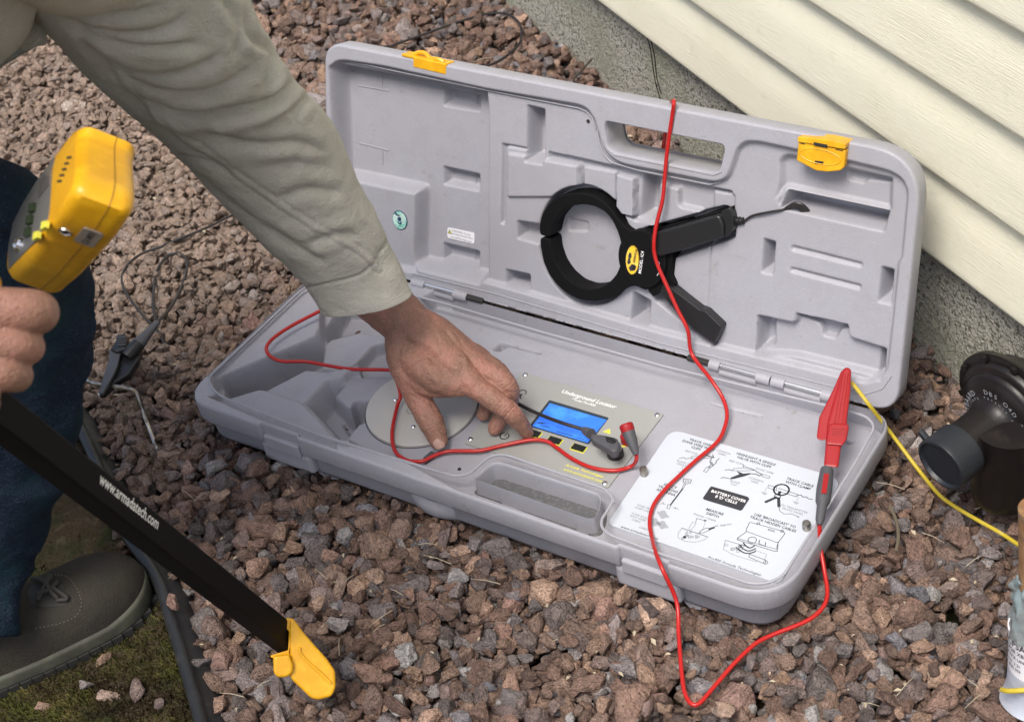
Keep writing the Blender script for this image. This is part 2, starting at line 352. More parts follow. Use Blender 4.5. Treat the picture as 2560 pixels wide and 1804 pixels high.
# moss: thousands of tiny curled blades
V = []; Fm = []
mp = np.stack([rng.uniform(-.25, .42, 90000), rng.uniform(-.95, -.45, 90000), np.zeros(90000)], 1); a = moss_side(mp); mp = mp[a > .006]
pm = proj(np.c_[mp[:, :2], np.full(len(mp), -.07)])
for q, pp in zip(mp, pm):
    if pp[0] < -80 or pp[1] > 1900: continue
    dens = mnoise.noise(Vector((q[0] * 18, q[1] * 18, 5))) + (pp[1] - 1560) / 260
    if random.random() > min(max(.42 + dens * 1.1, .02), 1): continue
    z = mnoise.noise(Vector((q[0] * 14, q[1] * 14, 0))) * .007 - .074
    an = random.uniform(0, 6.28); hgt = random.uniform(.002, .007); w = .0006; b = random.uniform(.001, .005)
    dx, dy = math.cos(an), math.sin(an); n = len(V)
    V += [(q[0] - dy * w, q[1] + dx * w, z), (q[0] + dy * w, q[1] - dx * w, z), (q[0] + dx * b * .5, q[1] + dy * b * .5, z + hgt), (q[0] + dx * b * 1.6, q[1] + dy * b * 1.6, z + hgt * 1.1)]
    Fm += [(n, n + 1, n + 2), (n, n + 2, n + 3)]
tag(link('moss', mesh('moss', V, Fm), MMOSS, smooth=False), 'olive green moss creeping over the dark soil beside the shoe', 'moss', kind='stuff')

# stone shapes
def stone_mesh(k):
    bm = bmesh.new(); bmesh.ops.create_icosphere(bm, subdivisions=4, radius=1)
    r = random.Random(k * 13 + 5); sc = (1, r.uniform(.62, .98), r.uniform(.42, .82)); off = Vector((k * 7.1, k * 3.3, 0))
    planes = [(Vector((r.gauss(0, 1), r.gauss(0, 1), r.gauss(0, 1))).normalized(), r.uniform(.42, .80)) for _ in range(r.randint(11, 18))]
    bark = r.random() < .7; bd = Vector((r.uniform(-.4, .4), r.uniform(-.6, .6), 1)).normalized(); fr = r.uniform(5, 9)
    for v in bm.verts:
        p = v.co.copy()
        for n_, d in planes:
            e = p.dot(n_) - d
            if e > 0: p -= n_ * e * .93
        q = p + off
        s = 1.14 + .16 * mnoise.noise(q * 1.6) + .07 * mnoise.noise(q * 4) + .04 * mnoise.noise(q * 10)
        if bark:
            w = p.dot(bd) * fr + mnoise.noise(q * 2.2) * 1.6
            rd = abs((w % 1) - .5) * 2; s -= .12 * max(0, 1 - rd * 2.6) * (0.4 + .6 * abs(mnoise.noise(q * 3 + Vector((9, 0, 0)))) * 2)
        p = p * s; v.co = Vector((p.x * sc[0], p.y * sc[1], p.z * sc[2]))
    me = bpy.data.meshes.new('stone'); bm.to_mesh(me); bm.free(); me.materials.append(MSTONE)
    me.polygons.foreach_set('use_smooth', [True] * len(me.polygons)); return me
NS = 26; SM = [stone_mesh(k) for k in range(NS)]
def fsize(P):                              # typical stone half-length at a place
    wd = -wall_d(P); m = np.clip((-P[:, 0] + .10) / .35, 0, 1) * np.clip((wd - .22) / .35, 0, 1)
    m = m * m * (3 - 2 * m); return .0132 * (1 - m) + .0088 * m, m
def scatter(spac, z0, zj, sk, seed, only=None):
    r = np.random.default_rng(seed); out = []
    for fine in (0, 1):
        s = spac * (1, .66)[fine]
        xs = np.arange(-2.0, 1.35, s); ys = np.arange(-1.0, 2.3, s * .87); X, Y = np.meshgrid(xs, ys); X[::2] += s / 2
        P = np.stack([X.ravel(), Y.ravel(), np.zeros(X.size)], 1); P[:, :2] += r.uniform(-.42, .42, (len(P), 2)) * s
        sz, m = fsize(P); keep = (r.random(len(P)) < m) if fine else (r.random(len(P)) >= m)
        keep &= wall_d(P) < .018
        pp = proj(np.c_[P[:, :2], np.full(len(P), GZ)]); keep &= (pp[:, 0] > -260) & (pp[:, 0] < 2800) & (pp[:, 1] > -260) & (pp[:, 1] < 2050)
        P = P[keep]; sz = sz[keep]
        sz = sz * np.exp(r.normal(0, .27, len(P))) * sk; ms = moss_side(P)
        keep = (ms < -.010 - sz * .7); P = P[keep]; sz = sz[keep]
        P[:, 2] = z0 - sz * .35 + r.uniform(-zj, zj, len(P)) + np.array([mnoise.noise(Vector((a * 5, b * 5, 1))) for a, b in P[:, :2]]) * .006
        ib = (P[:, 0] > -.004) & (P[:, 0] < .754) & (P[:, 1] > -.284) & (P[:, 1] < .05)
        # keep clear of the case: stones under or beside its body stay below its floor
        top = P[:, 2] + sz * .8; dx = np.maximum(np.maximum(-P[:, 0], P[:, 0] - .75), 0); dy = np.maximum(np.maximum(-.28 - P[:, 1], P[:, 1] - .035), 0)
        dd = np.hypot(dx, dy); inb = dd < sz * .9 - .008
        P[:, 2] = np.where(inb, np.minimum(P[:, 2], -.071 - sz * 1.3), P[:, 2])
        out.append(np.c_[P, sz])
    return np.vstack(out)
PA = np.vstack([scatter(.020, -.082, .004, 1.1, 1), scatter(.0195, -.070, .005, 1.0, 2), scatter(.0235, -.0600, .0045, 1.0, 3), scatter(.0150, -.0675, .003, .50, 5)])
PA = np.vstack([PA, scatter(.05, -.052, .004, .8, 4)])
# loose stones strewn over the soil
ex = np.array([[*onz(p, -.071)[:2], -.071, s] for p, s in [((215, 1255), .010), ((265, 1290), .011), ((290, 1335), .009), ((305, 1360), .008), ((315, 1380), .009), ((215, 1710), .012), ((272, 1740), .012),
      ((340, 1730), .014), ((105, 1765), .010), ((451, 1548), .0135), ((505, 1675), .014), ((255, 1650), .012), ((400, 1760), .007), ((560, 1560), .012), ((240, 1270), .006), ((190, 1240), .006)]])
ex[9, 2] = -.041; ex[10, 2] = -.060
PA = np.vstack([PA, ex])
pp = proj(PA[:, :3]); dist = np.linalg.norm(PA[:, :3] - CX, axis=1)
vis = (pp[:, 0] > 10) & (pp[:, 0] < 2550) & (pp[:, 1] > 10) & (pp[:, 1] < 1795) & (PA[:, 2] - PA[:, 3] * .2 > -.068)
under = (PA[:, 0] > -.01) & (PA[:, 0] < .76) & (PA[:, 1] > -.29) & (PA[:, 1] < .05)
score = np.where(vis & ~under, PA[:, 3] / dist, 0); score[-len(ex):] = 1
order = np.argsort(-score); topi = order[:300]; rest = order[300:]
rot = rng.uniform(0, 2 * math.pi, (len(PA), 3)); rot[:, 0] = rng.normal(0, .45, len(PA)); rot[:, 1] = rng.normal(0, .45, len(PA))
shape = rng.integers(0, NS, len(PA))
proto = bpy.data.collections.new('stone_shapes'); COL.children.link(proto)
got = {}
for i in topi:
    o = bpy.data.objects.new('stone', SM[shape[i]]); o.location = PA[i, :3]; o.rotation_euler = rot[i]; o.scale = (PA[i, 3],) * 3
    o.parent = GROUND; COL.objects.link(o)
    if shape[i] not in got: got[shape[i]] = o
for k in sorted(got): proto.objects.link(got[k]); COL.objects.unlink(got[k])
remap = {k: j for j, k in enumerate(sorted(got, key=lambda q: got[q].name))}
gme = bpy.data.meshes.new('gravel'); gme.from_pydata(PA[rest, :3].tolist(), [], [])
fine_ = fsize(PA[rest, :3])[1]
for nm, ty, arr in (('fine', 'FLOAT', fine_), ('rot', 'FLOAT_VECTOR', rot[rest]), ('siz', 'FLOAT', PA[rest, 3]), ('idx', 'INT', np.array([remap.get(s, 0) for s in shape[rest]]))):
    at = gme.attributes.new(nm, ty, 'POINT'); at.data.foreach_set('vector' if ty == 'FLOAT_VECTOR' else 'value', arr.ravel())
gme.materials.append(MSTONE)
gro = bpy.data.objects.new('gravel', gme); COL.objects.link(gro)
tag(gro, 'reddish brown and grey bark-like gravel spread around the case', 'gravel', kind='stuff')
ng = bpy.data.node_groups.new('gravel_nodes', 'GeometryNodeTree')
ng.interface.new_socket('Geometry', in_out='INPUT', socket_type='NodeSocketGeometry'); ng.interface.new_socket('Geometry', in_out='OUTPUT', socket_type='NodeSocketGeometry')
N = ng.nodes; gi = N.new('NodeGroupInput'); go = N.new('NodeGroupOutput'); ci = N.new('GeometryNodeCollectionInfo')
ci.inputs['Collection'].default_value = proto; ci.inputs['Separate Children'].default_value = True; ci.inputs['Reset Children'].default_value = True
ip = N.new('GeometryNodeInstanceOnPoints'); ip.inputs['Pick Instance'].default_value = True
def na(n_, t):
    x = N.new('GeometryNodeInputNamedAttribute'); x.data_type = t; x.inputs[0].default_value = n_; return x
ar, asz, ai = na('rot', 'FLOAT_VECTOR'), na('siz', 'FLOAT'), na('idx', 'INT')
er = N.new('FunctionNodeEulerToRotation')
ng.links.new(ar.outputs[0], er.inputs[0]); ng.links.new(er.outputs[0], ip.inputs['Rotation']); ng.links.new(asz.outputs[0], ip.inputs['Scale']); ng.links.new(ai.outputs[0], ip.inputs['Instance Index'])
ng.links.new(gi.outputs[0], ip.inputs['Points']); ng.links.new(ci.outputs[0], ip.inputs['Instance']); ng.links.new(ip.outputs[0], go.inputs[0])
gmod = gro.modifiers.new('gravel', 'NODES'); gmod.node_group = ng

# ------------------------------------------------------------------ house wall
house = thing('house_wall', 'cream clapboard house wall above a rough concrete foundation', 'wall')
def wallpt(t, d, z): return W0 + WD * t + WN * d + np.array([0, 0, z])
rows = 16; 
m = MB(); nz = 40
t0, t1 = -3.2, 2.2
fv, ff = box(wallpt((t0 + t1) / 2, .115, .0), WD, WN, np.array([0, 0, 1.]), t1 - t0, .20, .50); m.add(fv, ff)
m.build('foundation', MFND, house, smooth=False)
h0, st = .0964, .108
for i in range(rows):
    z = h0 + st * i
    # profile of one lapped board: rounded drip edge, flat face leaning in, tucked behind the next board
    pr = [(.034, z - .002), (.003, z - .003), (.0, z + .001), (-.0005, z + .004), (.0002, z + .010), (.0040, z + .045), (.0085, z + .080), (.0135, z + .092), (.0260, z + .1010), (.0330, z + .1045), (.040, z + .1052)]
    V = []; Fb = []; ns = 60
    for j, t in enumerate(np.linspace(t0, t1, ns)):
        wv = mnoise.noise(Vector((t * 1.3, i * 5, 0))) * .0008
        for d, zz in pr: V.append(wallpt(t, d + wv, zz))
    k = len(pr)
    for j in range(ns - 1):
        for q in range(k - 1): Fb.append((j * k + q, (j + 1) * k + q, (j + 1) * k + q + 1, j * k + q + 1))
    o = MB().add(V, Fb).build('siding_board', MSID, house, ang=50)
MB().add(*box(wallpt((t0 + t1) / 2, .153, .25 + 16 * st / 2), WD, WN, np.array([0, 0, 1.]), t1 - t0, .22, 16 * st + .3)).build('wall_core', MSID, house, smooth=False)
# thin dark crack in the foundation
def fpt(p):                                # point of the foundation face
    d = ray(p); t = np.dot(W0 + WN * .015 - CX, WN) / np.dot(d, WN); return CX + d * t
for nm, pts in (('crack', [cR2(2085, 230), cR2(2110, 320), cR2(2125, 430), cR2(2150, 560), cR2(2190, 680)]), ('crack', [cR2(2110, 250), cR2(2135, 360), cR2(2150, 500), cR2(2180, 600)])):
    V, Fb = sweep(spline([fpt(p) - WN * .0002 for p in pts], 24), .0009, 6); MB().add(V, Fb).build(nm, MBKM, house)

# ------------------------------------------------------------------ equipment case
case = thing('equipment_case', 'open grey molded plastic case with a control panel and white battery cover', 'case')
def dk(pts, z=0.0): return [onz(p, z)[:2] for p in pts]
def ld(pts, off=0.0): return [onlid(p, off) for p in pts]
b2 = lambda u, v, n: np.array([u, v, n])
DZ = -.024                                 # level of the instrument deck
FL, FR = onz((463, 993)), onz((1948, 1503)); BR_, BL_ = (.7535, -.003), (-.0005, -.003)
def notch(p, q, a, b, d):                  # a notch in the straight edge p-q between fractions a and b
    p, q = np.array(p[:2]), np.array(q[:2]); e = (q - p); n_ = np.array([-e[1], e[0]]) / np.linalg.norm(e)
    return [p + e * a, p + e * (a + .003) + n_ * d, p + e * (b - .003) + n_ * d, p + e * b]
fn = notch(FL, FR, .145, .225, .004) ; fn2 = notch(FL, FR, .765, .845, .004)
core = fillet([FL[:2], FR[:2], BR_, BL_], [.036, .052, .03, .03], 12)
# insert notches along the front edge
out = []
for i in range(len(core)):
    out.append(core[i])
    if i == 11: out += fn + fn2
outline = np.array(out)
rim_in = fillet(dk([(757, 722), (520, 945), (532, 975), (562, 996)]) + dk([cB(0, 1245), cB(760, 1478), cB(870, 1508), cB(960, 1490), cB(1020, 1430), cB(1090, 1375), cB(1180, 1368), cB(1500, 1478), cB(1740, 1560),
      cC(1620, 1330), cC(1690, 1410), cC(1704, 1480), cE(105, 700), cE(115, 770), cE(65, 850), cE(12, 930), cE(15, 1000), cE(80, 1062), cE(500, 1222), cE(1000, 1382), cE(1350, 1505), cE(1500, 1500), cE(1640, 1440)]) +
      dk([cE(2260, 470), cD(1345, 1195), cD(1300, 1130), cD(1180, 1092), cD(0, 806), (1335, 825), (1120, 762), (850, 690)]), .010, 5)
P_ledge = fillet([(a[0], a[1]) for a in dk([(740, 715), (505, 955), (551, 937), (801, 831), (804, 760), (860, 700)], -.004)], .004)
P_floor = fillet(dk([(551, 938), (556, 1002), (900, 1132), (990, 1000), (1000, 800), (1010, 720), (850, 720), (806, 795), (803, 831)], -.008), .003)
P_plat = fillet(dk([(520, 1005), (651, 966), (757, 1001), (845, 1095), (850, 1150)], -.010), .002)
rl = np.array(dk([(840, 1094), (757, 1003), (814, 943), (890, 925)], -.012))
P_ramp = fillet(dk([(640, 985), (764, 920), (816, 926), (850, 918), (905, 905), (905, 960), (845, 1005), (885, 1060), (880, 1140), (800, 1120), (700, 1060)], -.014), .002)
def ramp(X, Y):
    d = np.full(X.shape, 1e9)
    for a, b in zip(rl[:-1], rl[1:]):
        e = b - a; t = np.clip(((X - a[0]) * e[0] + (Y - a[1]) * e[1]) / (e @ e), 0, 1); d = np.minimum(d, np.hypot(X - a[0] - e[0] * t, Y - a[1] - e[1] * t))
    m_ = sdf(np.vstack([rl, dk([(1000, 940), (1000, 1100)], -.014)]), X, Y) < 0
    t = np.clip(d / .017, 0, 1); t = t * t * (3 - 2 * t); return np.where(m_, -.014 - .036 * t, -.014)
P_top = fillet(dk([(787, 912), (795, 862), (812, 836), (906, 812), (970, 830), (1010, 780), (1010, 870), (961, 868), (893, 912), (870, 930), (812, 946), (767, 935)], -.026), .004)
P_slot = fillet(dk([(893, 936), (888, 908), (930, 862), (985, 850), (1010, 940)], -.03), .003)
P_deck = fillet(dk([(890, 935), (1010, 940), (1030, 800), (1095, 760), (1300, 800), (1660, 900), (2230, 1050), (2230, 1200), (1900, 1600), (1400, 1400), (855, 1100), (890, 1055), (922, 1046), (918, 1010), (893, 1006), (880, 1040), (826, 992), (870, 945)], DZ), .004)
P_slot2 = fillet(dk([cB(1095, 700), cB(1150, 645), cB(1420, 715), cB(1415, 735), cB(1200, 680), cB(1150, 715)], DZ), .003)
P_slot3 = fillet(dk([cD(285, 1030), cD(640, 1115), cD(620, 1135), cD(290, 1045)], DZ), .003)
P_slot4 = fillet(dk([cE(2000, 130), cE(2296, 220), cE(2250, 260), cE(2030, 195)], DZ), .003)
P_handle = fillet(dk([cC(455, 1225), cC(600, 1100), cC(680, 1090), cC(1560, 1370), cC(1590, 1420), cC(1580, 1500), cC(1540, 1590), cC(1470, 1600), cC(460, 1245)]), .010)
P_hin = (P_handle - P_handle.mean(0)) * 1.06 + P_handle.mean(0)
P_disc = None
P_groove = np.vstack([rim_in * 1.0])
lay = [(rim_in, DZ, .008), (P_floor, -.056, .005), (P_ledge, -.007, .003), (P_top, -.030, .010), (P_ramp, ramp, .004), (P_plat, -.011, .004),
       (P_deck, DZ, .006), (P_slot, -.046, .006), (P_slot2, DZ - .012, .004), (P_slot3, DZ - .007, .005), (P_slot4, DZ - .010, .005), ]
prof = [(.0018, -.0012), (.0025, -.004), (.0025, -.026), (.001, -.029), (-.006, -.030), (-.0085, -.033), (-.010, -.060), (-.015, -.069), (-.030, -.074)]
V, Fb = relief(outline, [P_handle], lay, b2, .00125, prof, [(.0010, -.0008), (.0014, -.004), (.0035, -.0235)], 1)
base = link('case_base', mesh('case_base', V, Fb), MC, case); autosmooth(base, 62)
# raised lip that follows the inner edge of the rim
lip = np.array([(*p, .0) for p in rim_in]); lip = np.vstack([lip, lip[:1]])
cen = lip[:, :2].mean(0)
V, Fb = sweep(np.c_[lip[:, :2], np.full(len(lip), .0004)], .0016, 8); MB().add(V, Fb).build('seal_lip', MC, case)
# molded catches on the front skirt
for a, b in ((.15, .22), (.77, .84)):
    p = FL * (1 - (a + b) / 2) + FR * (a + b) / 2; e = (FR - FL); e /= np.linalg.norm(e); n_ = np.array([-e[1], e[0], 0])
    o = MB().add(*box(p + n_ * .0035 + np.array([0, 0, -.026]), e, n_, np.array([0, 0, 1.]), .052, .013, .020)).build('catch', MC, case, smooth=False); bevel(o, .003)
    o = MB().add(*box(p + n_ * .010 + np.array([0, 0, -.046]), e, n_, np.array([0, 0, 1.]), .075, .020, .030)).build('catch', MC, case, smooth=False); bevel(o, .006)
for px_, wd in (((1120, 1265), .085),):    # rounded bulge under the carrying handle
    p = onz(px_, -.045); o = MB().add(*lathe(p + np.array([-.02, .055, -.028]), (0, 0, 1), [(0, .05), (.006, .058), (.012, .062), (.028, .063), (.034, .060)], 40)).build('handle_bulge', MC, case)
hb = MB().add(*prism(P_hin, b2, -.0250, -.0225)); o = hb.build('handle_floor', mat('handle_floor_shade', (.10, .10, .105), .8, bump=[(300, .8, .002, one)], var=(260, (.16, .16, .165), .5, .7)), case, smooth=False); bevel(o, .001)  # rough slot floor, its colour darkened to stand for the shade down there

# --- lid
lid_out_px = [(816, 108), (2300, 393)]
TLc, TRc = onlid((814, 110)), onlid((2302, 395))
lo_poly = fillet([(-.0005, .003), TLc, TRc, (.7535, .003)], [.022, .026, .052, .026], 12)
hole = fillet(ld([cG(690, 152), cG(1430, 300), cG(1450, 325), cG(1445, 370), cG(1420, 470), cG(1375, 492), cG(740, 362), cG(700, 325), cG(678, 200)]), .005)
inner = fillet(ld([(824, 165), (838, 150), (860, 148), (960, 163), (1215, 219), (1447, 259), (1470, 270), (1490, 300), (1500, 340), (1512, 372), (1532, 395), (1560, 408), (1786, 452), (1812, 443), (1822, 420),
      (1832, 390), (1840, 368), (1860, 350), (1893, 350), (1990, 371), (2116, 397), (2225, 424), (2258, 444), (2272, 475), (2272, 500), (2258, 648), (2250, 660), (2236, 800), (2222, 925), (2205, 948), (2166, 962),
      (1660, 838), (1240, 716), (1023, 662), (845, 625)]), .006, 4)
I0 = -.0075
def L(*a, off=I0): return ld(list(a), off)
deep = fillet(L((828, 160), (846, 155), cR2(1070, 562), cR2(1085, 700), (1224, 480), (1224, 690), (1210, 712), (1023, 666), (850, 628)), .006)
plat = fillet(L((800, 425), cR2(225, 1115), cR2(630, 1200), cR2(640, 1240), cB(632, 60), cB(640, 150), cB(660, 215), (900, 660), (850, 640)), .005)
top_mid = fillet(L(cR2(622, 475), cR2(1070, 565), cR2(1078, 700), (1222, 480), (1222, 685), (1060, 650), (1060, 470), cR2(640, 1180)), .004)
def rect(c, *a, off=I0): return fillet(ld([c(*q) for q in a], off), .0035)
DF = -.030                                 # floor of the lid's left compartment
pk = [(rect(cR2, (785, 552), (1030, 597), (1030, 722), (785, 682), off=DF), -.042, .007),
      (rect(cR2, (782, 1053), (1025, 1105), (1025, 1230), (785, 1182), off=DF), -.042, .007),
      (rect(cI, (842, 592), (1385, 722), (1385, 1000), (845, 862), off=DF), -.042, .007),
      (rect(cB, (1182, 180), (1345, 215), (1345, 322), (1182, 282)), -.030, .007),
      (rect(cR2, (1315, 662), (1440, 690), (1440, 1055), (1308, 1035)), -.032, .010),
      (rect(cR2, (1155, 907), (1320, 938), (1320, 965), (1192, 942), (1185, 1440), (1145, 1430)), -.013, .004)]
raised = [(rect(cG, (75, 350), (190, 370), (320, 395), (525, 432), (525, 640), (75, 640)), -.0035, .0025),
          (rect(cG, (760, 480), (885, 510), (885, 770), (760, 740)), -.0035, .0025)]
low = [(rect(cG, (330, 345), (880, 470), (1000, 500), (1500, 600), (1480, 690), (1290, 760), (1030, 830), (900, 800), (530, 640), (525, 435), (330, 400)), -.0150, .0025),
       (rect(cG, (540, 440), (750, 480), (750, 740), (640, 660), (540, 620)), -.0105, .002),
       (rect(cG, (1030, 545), (1165, 575), (1165, 690), (1300, 720), (1290, 800), (1010, 830)), -.0065, .003),
       (rect(cG, (1360, 590), (1517, 620), (1517, 720), (1360, 720)), -.010, .003)]
pk2 = [(rect(cG, (905, 480), (1030, 512), (1000, 780), (960, 812), (880, 780)), -.036, .010),
       (rect(cG, (860, 1222), (985, 1290), (975, 1452), (843, 1425)), -.034, .009),
       (rect(cG, (128, 780), (330, 810), (330, 960), (128, 905)), -.026, .008)]
c_r = np.array(onlid(cG(565, 950), I0))
def ell(cu, cv, a, b, n=48): return np.array([(cu + a * math.cos(t), cv + b * math.sin(t)) for t in np.linspace(0, 2 * math.pi, n, endpoint=False)])
ringrec = [(ell(c_r[0], c_r[1], .064, .073), -.022, .004),
           (rect(cG, (930, 830), (1440, 690), (1517, 720), (1517, 900), (1040, 1060), (900, 960)), -.024, .004),
           (rect(cG, (940, 1090), (1120, 1170), (1450, 1440), (1395, 1580), (1250, 1500), (1000, 1290)), -.024, .004),
           (rect(cG, (1000, 950), (1140, 1000), (1120, 1200), (960, 1250)), -.022, .004),
           (rect(cG, (415, 785), (548, 815), (548, 885), (415, 880)), -.0245, .002)]
right = [(rect(cH, (435, 215), (455, 185), (490, 172), (800, 240), (1055, 300), (1050, 482), (1035, 500), (480, 380), (410, 440), (435, 330)), -.016, .008),
         (rect(cH, (482, 363), (1040, 482), (1005, 602), (440, 476)), -.040, .010),
         (rect(cH, (430, 440), (470, 345), (486, 366), (450, 470)), -.010, .003),
         (rect(cH, (792, 268), (1042, 312), (1042, 350), (900, 334), (882, 354), (792, 332)), -.021, .003),
         (rect(cH, (355, 622), (430, 642), (416, 833), (340, 815)), -.032, .010),
         (rect(cH, (982, 770), (1062, 790), (1046, 990), (960, 972)), -.032, .010),
         (rect(cH, (505, 658), (892, 755), (888, 792), (500, 698)), -.0115, .004),
         (rect(cH, (500, 775), (886, 872), (882, 912), (495, 812)), -.0115, .004),
         (rect(cH, (322, 1032), (412, 1050), (520, 1072), (528, 1022), (812, 1085), (822, 1150), (1018, 1212), (1005, 1382), (900, 1352), (540, 1262), (312, 1248)), -.017, .005),
         (rect(cH, (322, 1032), (412, 1050), (408, 1215), (312, 1245)), -.032, .008),
         (rect(cH, (965, 1200), (1018, 1212), (1005, 1380), (948, 1365)), -.032, .008),
         (rect(cH, (528, 1022), (812, 1085), (810, 1130), (760, 1130), (728, 1185), (655, 1165), (640, 1100), (535, 1062)), -.026, .004),
         (rect(cH, (80, 600), (90, 600), (60, 1000), (50, 1000)), -.010, .001)]
lay = [(inner, I0, .005), (deep, DF, .012), (plat, I0, .010)] + low + raised + pk + pk2 + ringrec + right
prof = [(.0018, -.0012), (.0025, -.004), (.0022, -.024), (.001, -.027), (-.008, -.029), (-.010, -.045), (-.014, -.049)]
hprof = [(.001, -.001), (.0015, -.010), (-.003, -.047)]
V, Fb = relief(lo_poly, [hole], lay, lidw, .00125, prof, hprof, 1)
o = link('case_lid', mesh('case_lid', V, Fb), MC, case); autosmooth(o, 62)
# back shell of the lid (with the handle opening)
V, Fb = relief(fillet([(.01, .012), TLc + [.01, -.012], TRc + [-.01, -.012], (.744, .012)], .03, 8), [fillet((hole - hole.mean(0)) * 1.02 + hole.mean(0), .001, 2)], [], lambda u, v, n: lidw(u, v, -.0485 + n), .004, [(0, .001)], [(0, .001)], 1)
link('lid_back', mesh('lid_back', V, Fb), MC, case)
def groove_line(pts, off, r, name='molded_line', m_=None, par=case):
    V, Fb = sweep([lidw(*onlid(p, off), off) for p in pts], r, 6); return MB().add(V, Fb).build(name, m_ or MC, par)
groove_line([cR2(185, 392), cR2(1060, 575), cR2(1650, 690), cR2(1700, 712), cR2(1735, 750), cR2(1760, 820)], -.0055, .0009)
groove_line([cG(640, 210), cG(655, 300), cG(680, 370), cG(730, 420), cG(900, 470), cG(1350, 560), cG(1410, 545), cG(1460, 480), cG(1480, 400)], -.0055, .0009)
groove_line([cG(700, 330), cG(745, 372), cG(1375, 500), cG(1425, 480)], .0002, .0008)
for a, b in ((cR2(397, 455), cR2(395, 560)), (cR2(400, 945), cR2(400, 1050)), (cR2(240, 545), cR2(440, 580)), (cR2(250, 912), cR2(440, 960)), (cR2(240, 430), cR2(440, 470)), (cR2(1000, 590), cR2(1000, 690)), (cR2(995, 1100), cR2(995, 1190)), (cI(1315, 720), cI(1315, 900))):
    groove_line([a, b], DF + .0003 if b[0] < 1000 else -.0415, .0008)
# lower band lines above the hinges
groove_line([(1030, 683), (1240, 735), (1660, 860), (2160, 985), (2205, 972), (2228, 940)], .0002, .0009)
# --- hinges: barrels, pins
def hz(px): return onz(px, 0)[0]
def barrel(x0, x1, r=.0050, m_=MC, nm='hinge_knuckle', dz=.0):
    o = MB().add(*cyl((x0, 0, dz), (x1, 0, dz), r, seg=20)).build(nm, m_, case); return o
for a, b in ((1035, 1066), (1139, 1172), (1775, 1800), (1892, 1926), (1930, 1962), (2053, 2100)):
    barrel(hz((a, 413.5 + .28 * a)), hz((b, 413.5 + .28 * b)), .0062)
for a, b in ((1066, 1139), (1800, 1892), (1962, 2053)):
    barrel(hz((a, 413.5 + .28 * a)), hz((b, 413.5 + .28 * b)), .0030, MST, 'hinge_pin', .002)
    barrel(hz((a, 413.5 + .28 * a)), hz((b, 413.5 + .28 * b)), .0050, MC, 'hinge_seat', -.0065)
barrel(.02, hz((1172, 740)), .0030, MC, 'hinge_leaf', -.006); barrel(hz((1775, 910)), .735, .0030, MC, 'hinge_leaf', -.006)
for a, b in ((1168, 1212), (1719, 1774)):  # dark gaps beside the hinges
    xa, xb = hz((a, 413.5 + .28 * a)), hz((b, 413.5 + .28 * b)); o = MB().add(*box(((xa + xb) / 2, 0.001, .0015), (1, 0, 0), (0, 1, 0), (0, 0, 1), xb - xa, .011, .006)).build('hinge_gap', MSOLD, case, smooth=False); bevel(o, .002)
# --- latches
lat = MB(); Pl = [onlid(cH(*q), .006) for q in ((548, 110), (800, 160), (790, 250), (770, 268), (700, 275), (640, 268), (560, 225), (537, 215))]
o = MB().add(*prism(fillet(Pl, .002), lidw, -.001, .0075)).build('latch', MYE, case, smooth=False); bevel(o, .0012); latch = o
Pt = [onlid(cH(*q), .006) for q in ((548, 86), (600, 92), (700, 100), (804, 124), (800, 152), (548, 112))]
o = MB().add(*prism(fillet(Pt, .001), lidw, -.012, .0095)).build('latch_hinge', MYE, latch, smooth=False); bevel(o, .001)
for q in (((628, 118), (700, 132), (698, 145), (626, 132)),):
    o = MB().add(*prism([onlid(cH(*a), .0095) for a in q], lidw, .0094, .0100)).build('latch_slot', MSOLD, latch, smooth=False)
for q in (((556, 124), (578, 128)), ((742, 156), (782, 164)), ((632, 134), (698, 147))):
    V, Fb = cyl(lidw(*onlid(cH(*q[0]), .0078), .0078), lidw(*onlid(cH(*q[1]), .0078), .0078), .0005, seg=6); MB().add(V, Fb).build('latch_line', MSOLD, latch)
e = onlid(cH(660, 195), .0075); V = []
V, Fb = sweep([lidw(e[0] + .022 * math.cos(t), e[1] + .0075 * math.sin(t), .0076) for t in np.linspace(0, 2 * math.pi, 40)], .0006, 6); MB().add(V, Fb).build('latch_line', MYE, latch)
o = MB().add(*prism(fillet([onlid(cH(*q), .0076) for q in ((632, 216), (680, 222), (676, 238), (632, 234))], .001), lidw, .0070, .0079)).build('latch_slot', MSOLD, latch, smooth=False)
# second latch folded back over the top edge
def lt(x, y, n): u = onlid((x, y), 0); return lidw(u[0], u[1], n)
a = onlid((1004, 142)); b = onlid((1117, 168)); ex_ = (lidw(*b) - lidw(*a)); w_ = np.linalg.norm(ex_); ex_ /= w_
c0 = (lidw(*a) + lidw(*b)) / 2
latch2 = MB().add(*box(c0 + LN * -.008 + LV * .002, ex_, LN, LV, w_, .016, .0035)).build('latch', MYE, case, smooth=False); bevel(latch2, .001)
o = MB().add(*box(c0 + LN * -.001 + LV * -.003 + ex_ * .008, ex_, LN, LV, w_ * .72, .0035, .012)).build('latch_hinge', MYE, latch2, smooth=False); bevel(o, .001)
V, Fb = sweep(spline([c0 + ex_ * (-.020) + LV * .003 - LN * .006, c0 + ex_ * (-.012) + LV * .007 - LN * .008, c0 + ex_ * (-.003) + LV * .007 - LN * .008, c0 + ex_ * .004 + LV * .003 - LN * .006], 16), .0028, 10)
MB().add(V, Fb).build('latch_ear', MYE, latch2)
V, Fb = sweep(spline([c0 + ex_ * (.006) + LV * .003 - LN * .005, c0 + ex_ * (.016) + LV * .005 - LN * .005, c0 + ex_ * (.024) + LV * .003 - LN * .006], 12), .0026, 10)
MB().add(V, Fb).build('latch_ear', MYE, latch2)
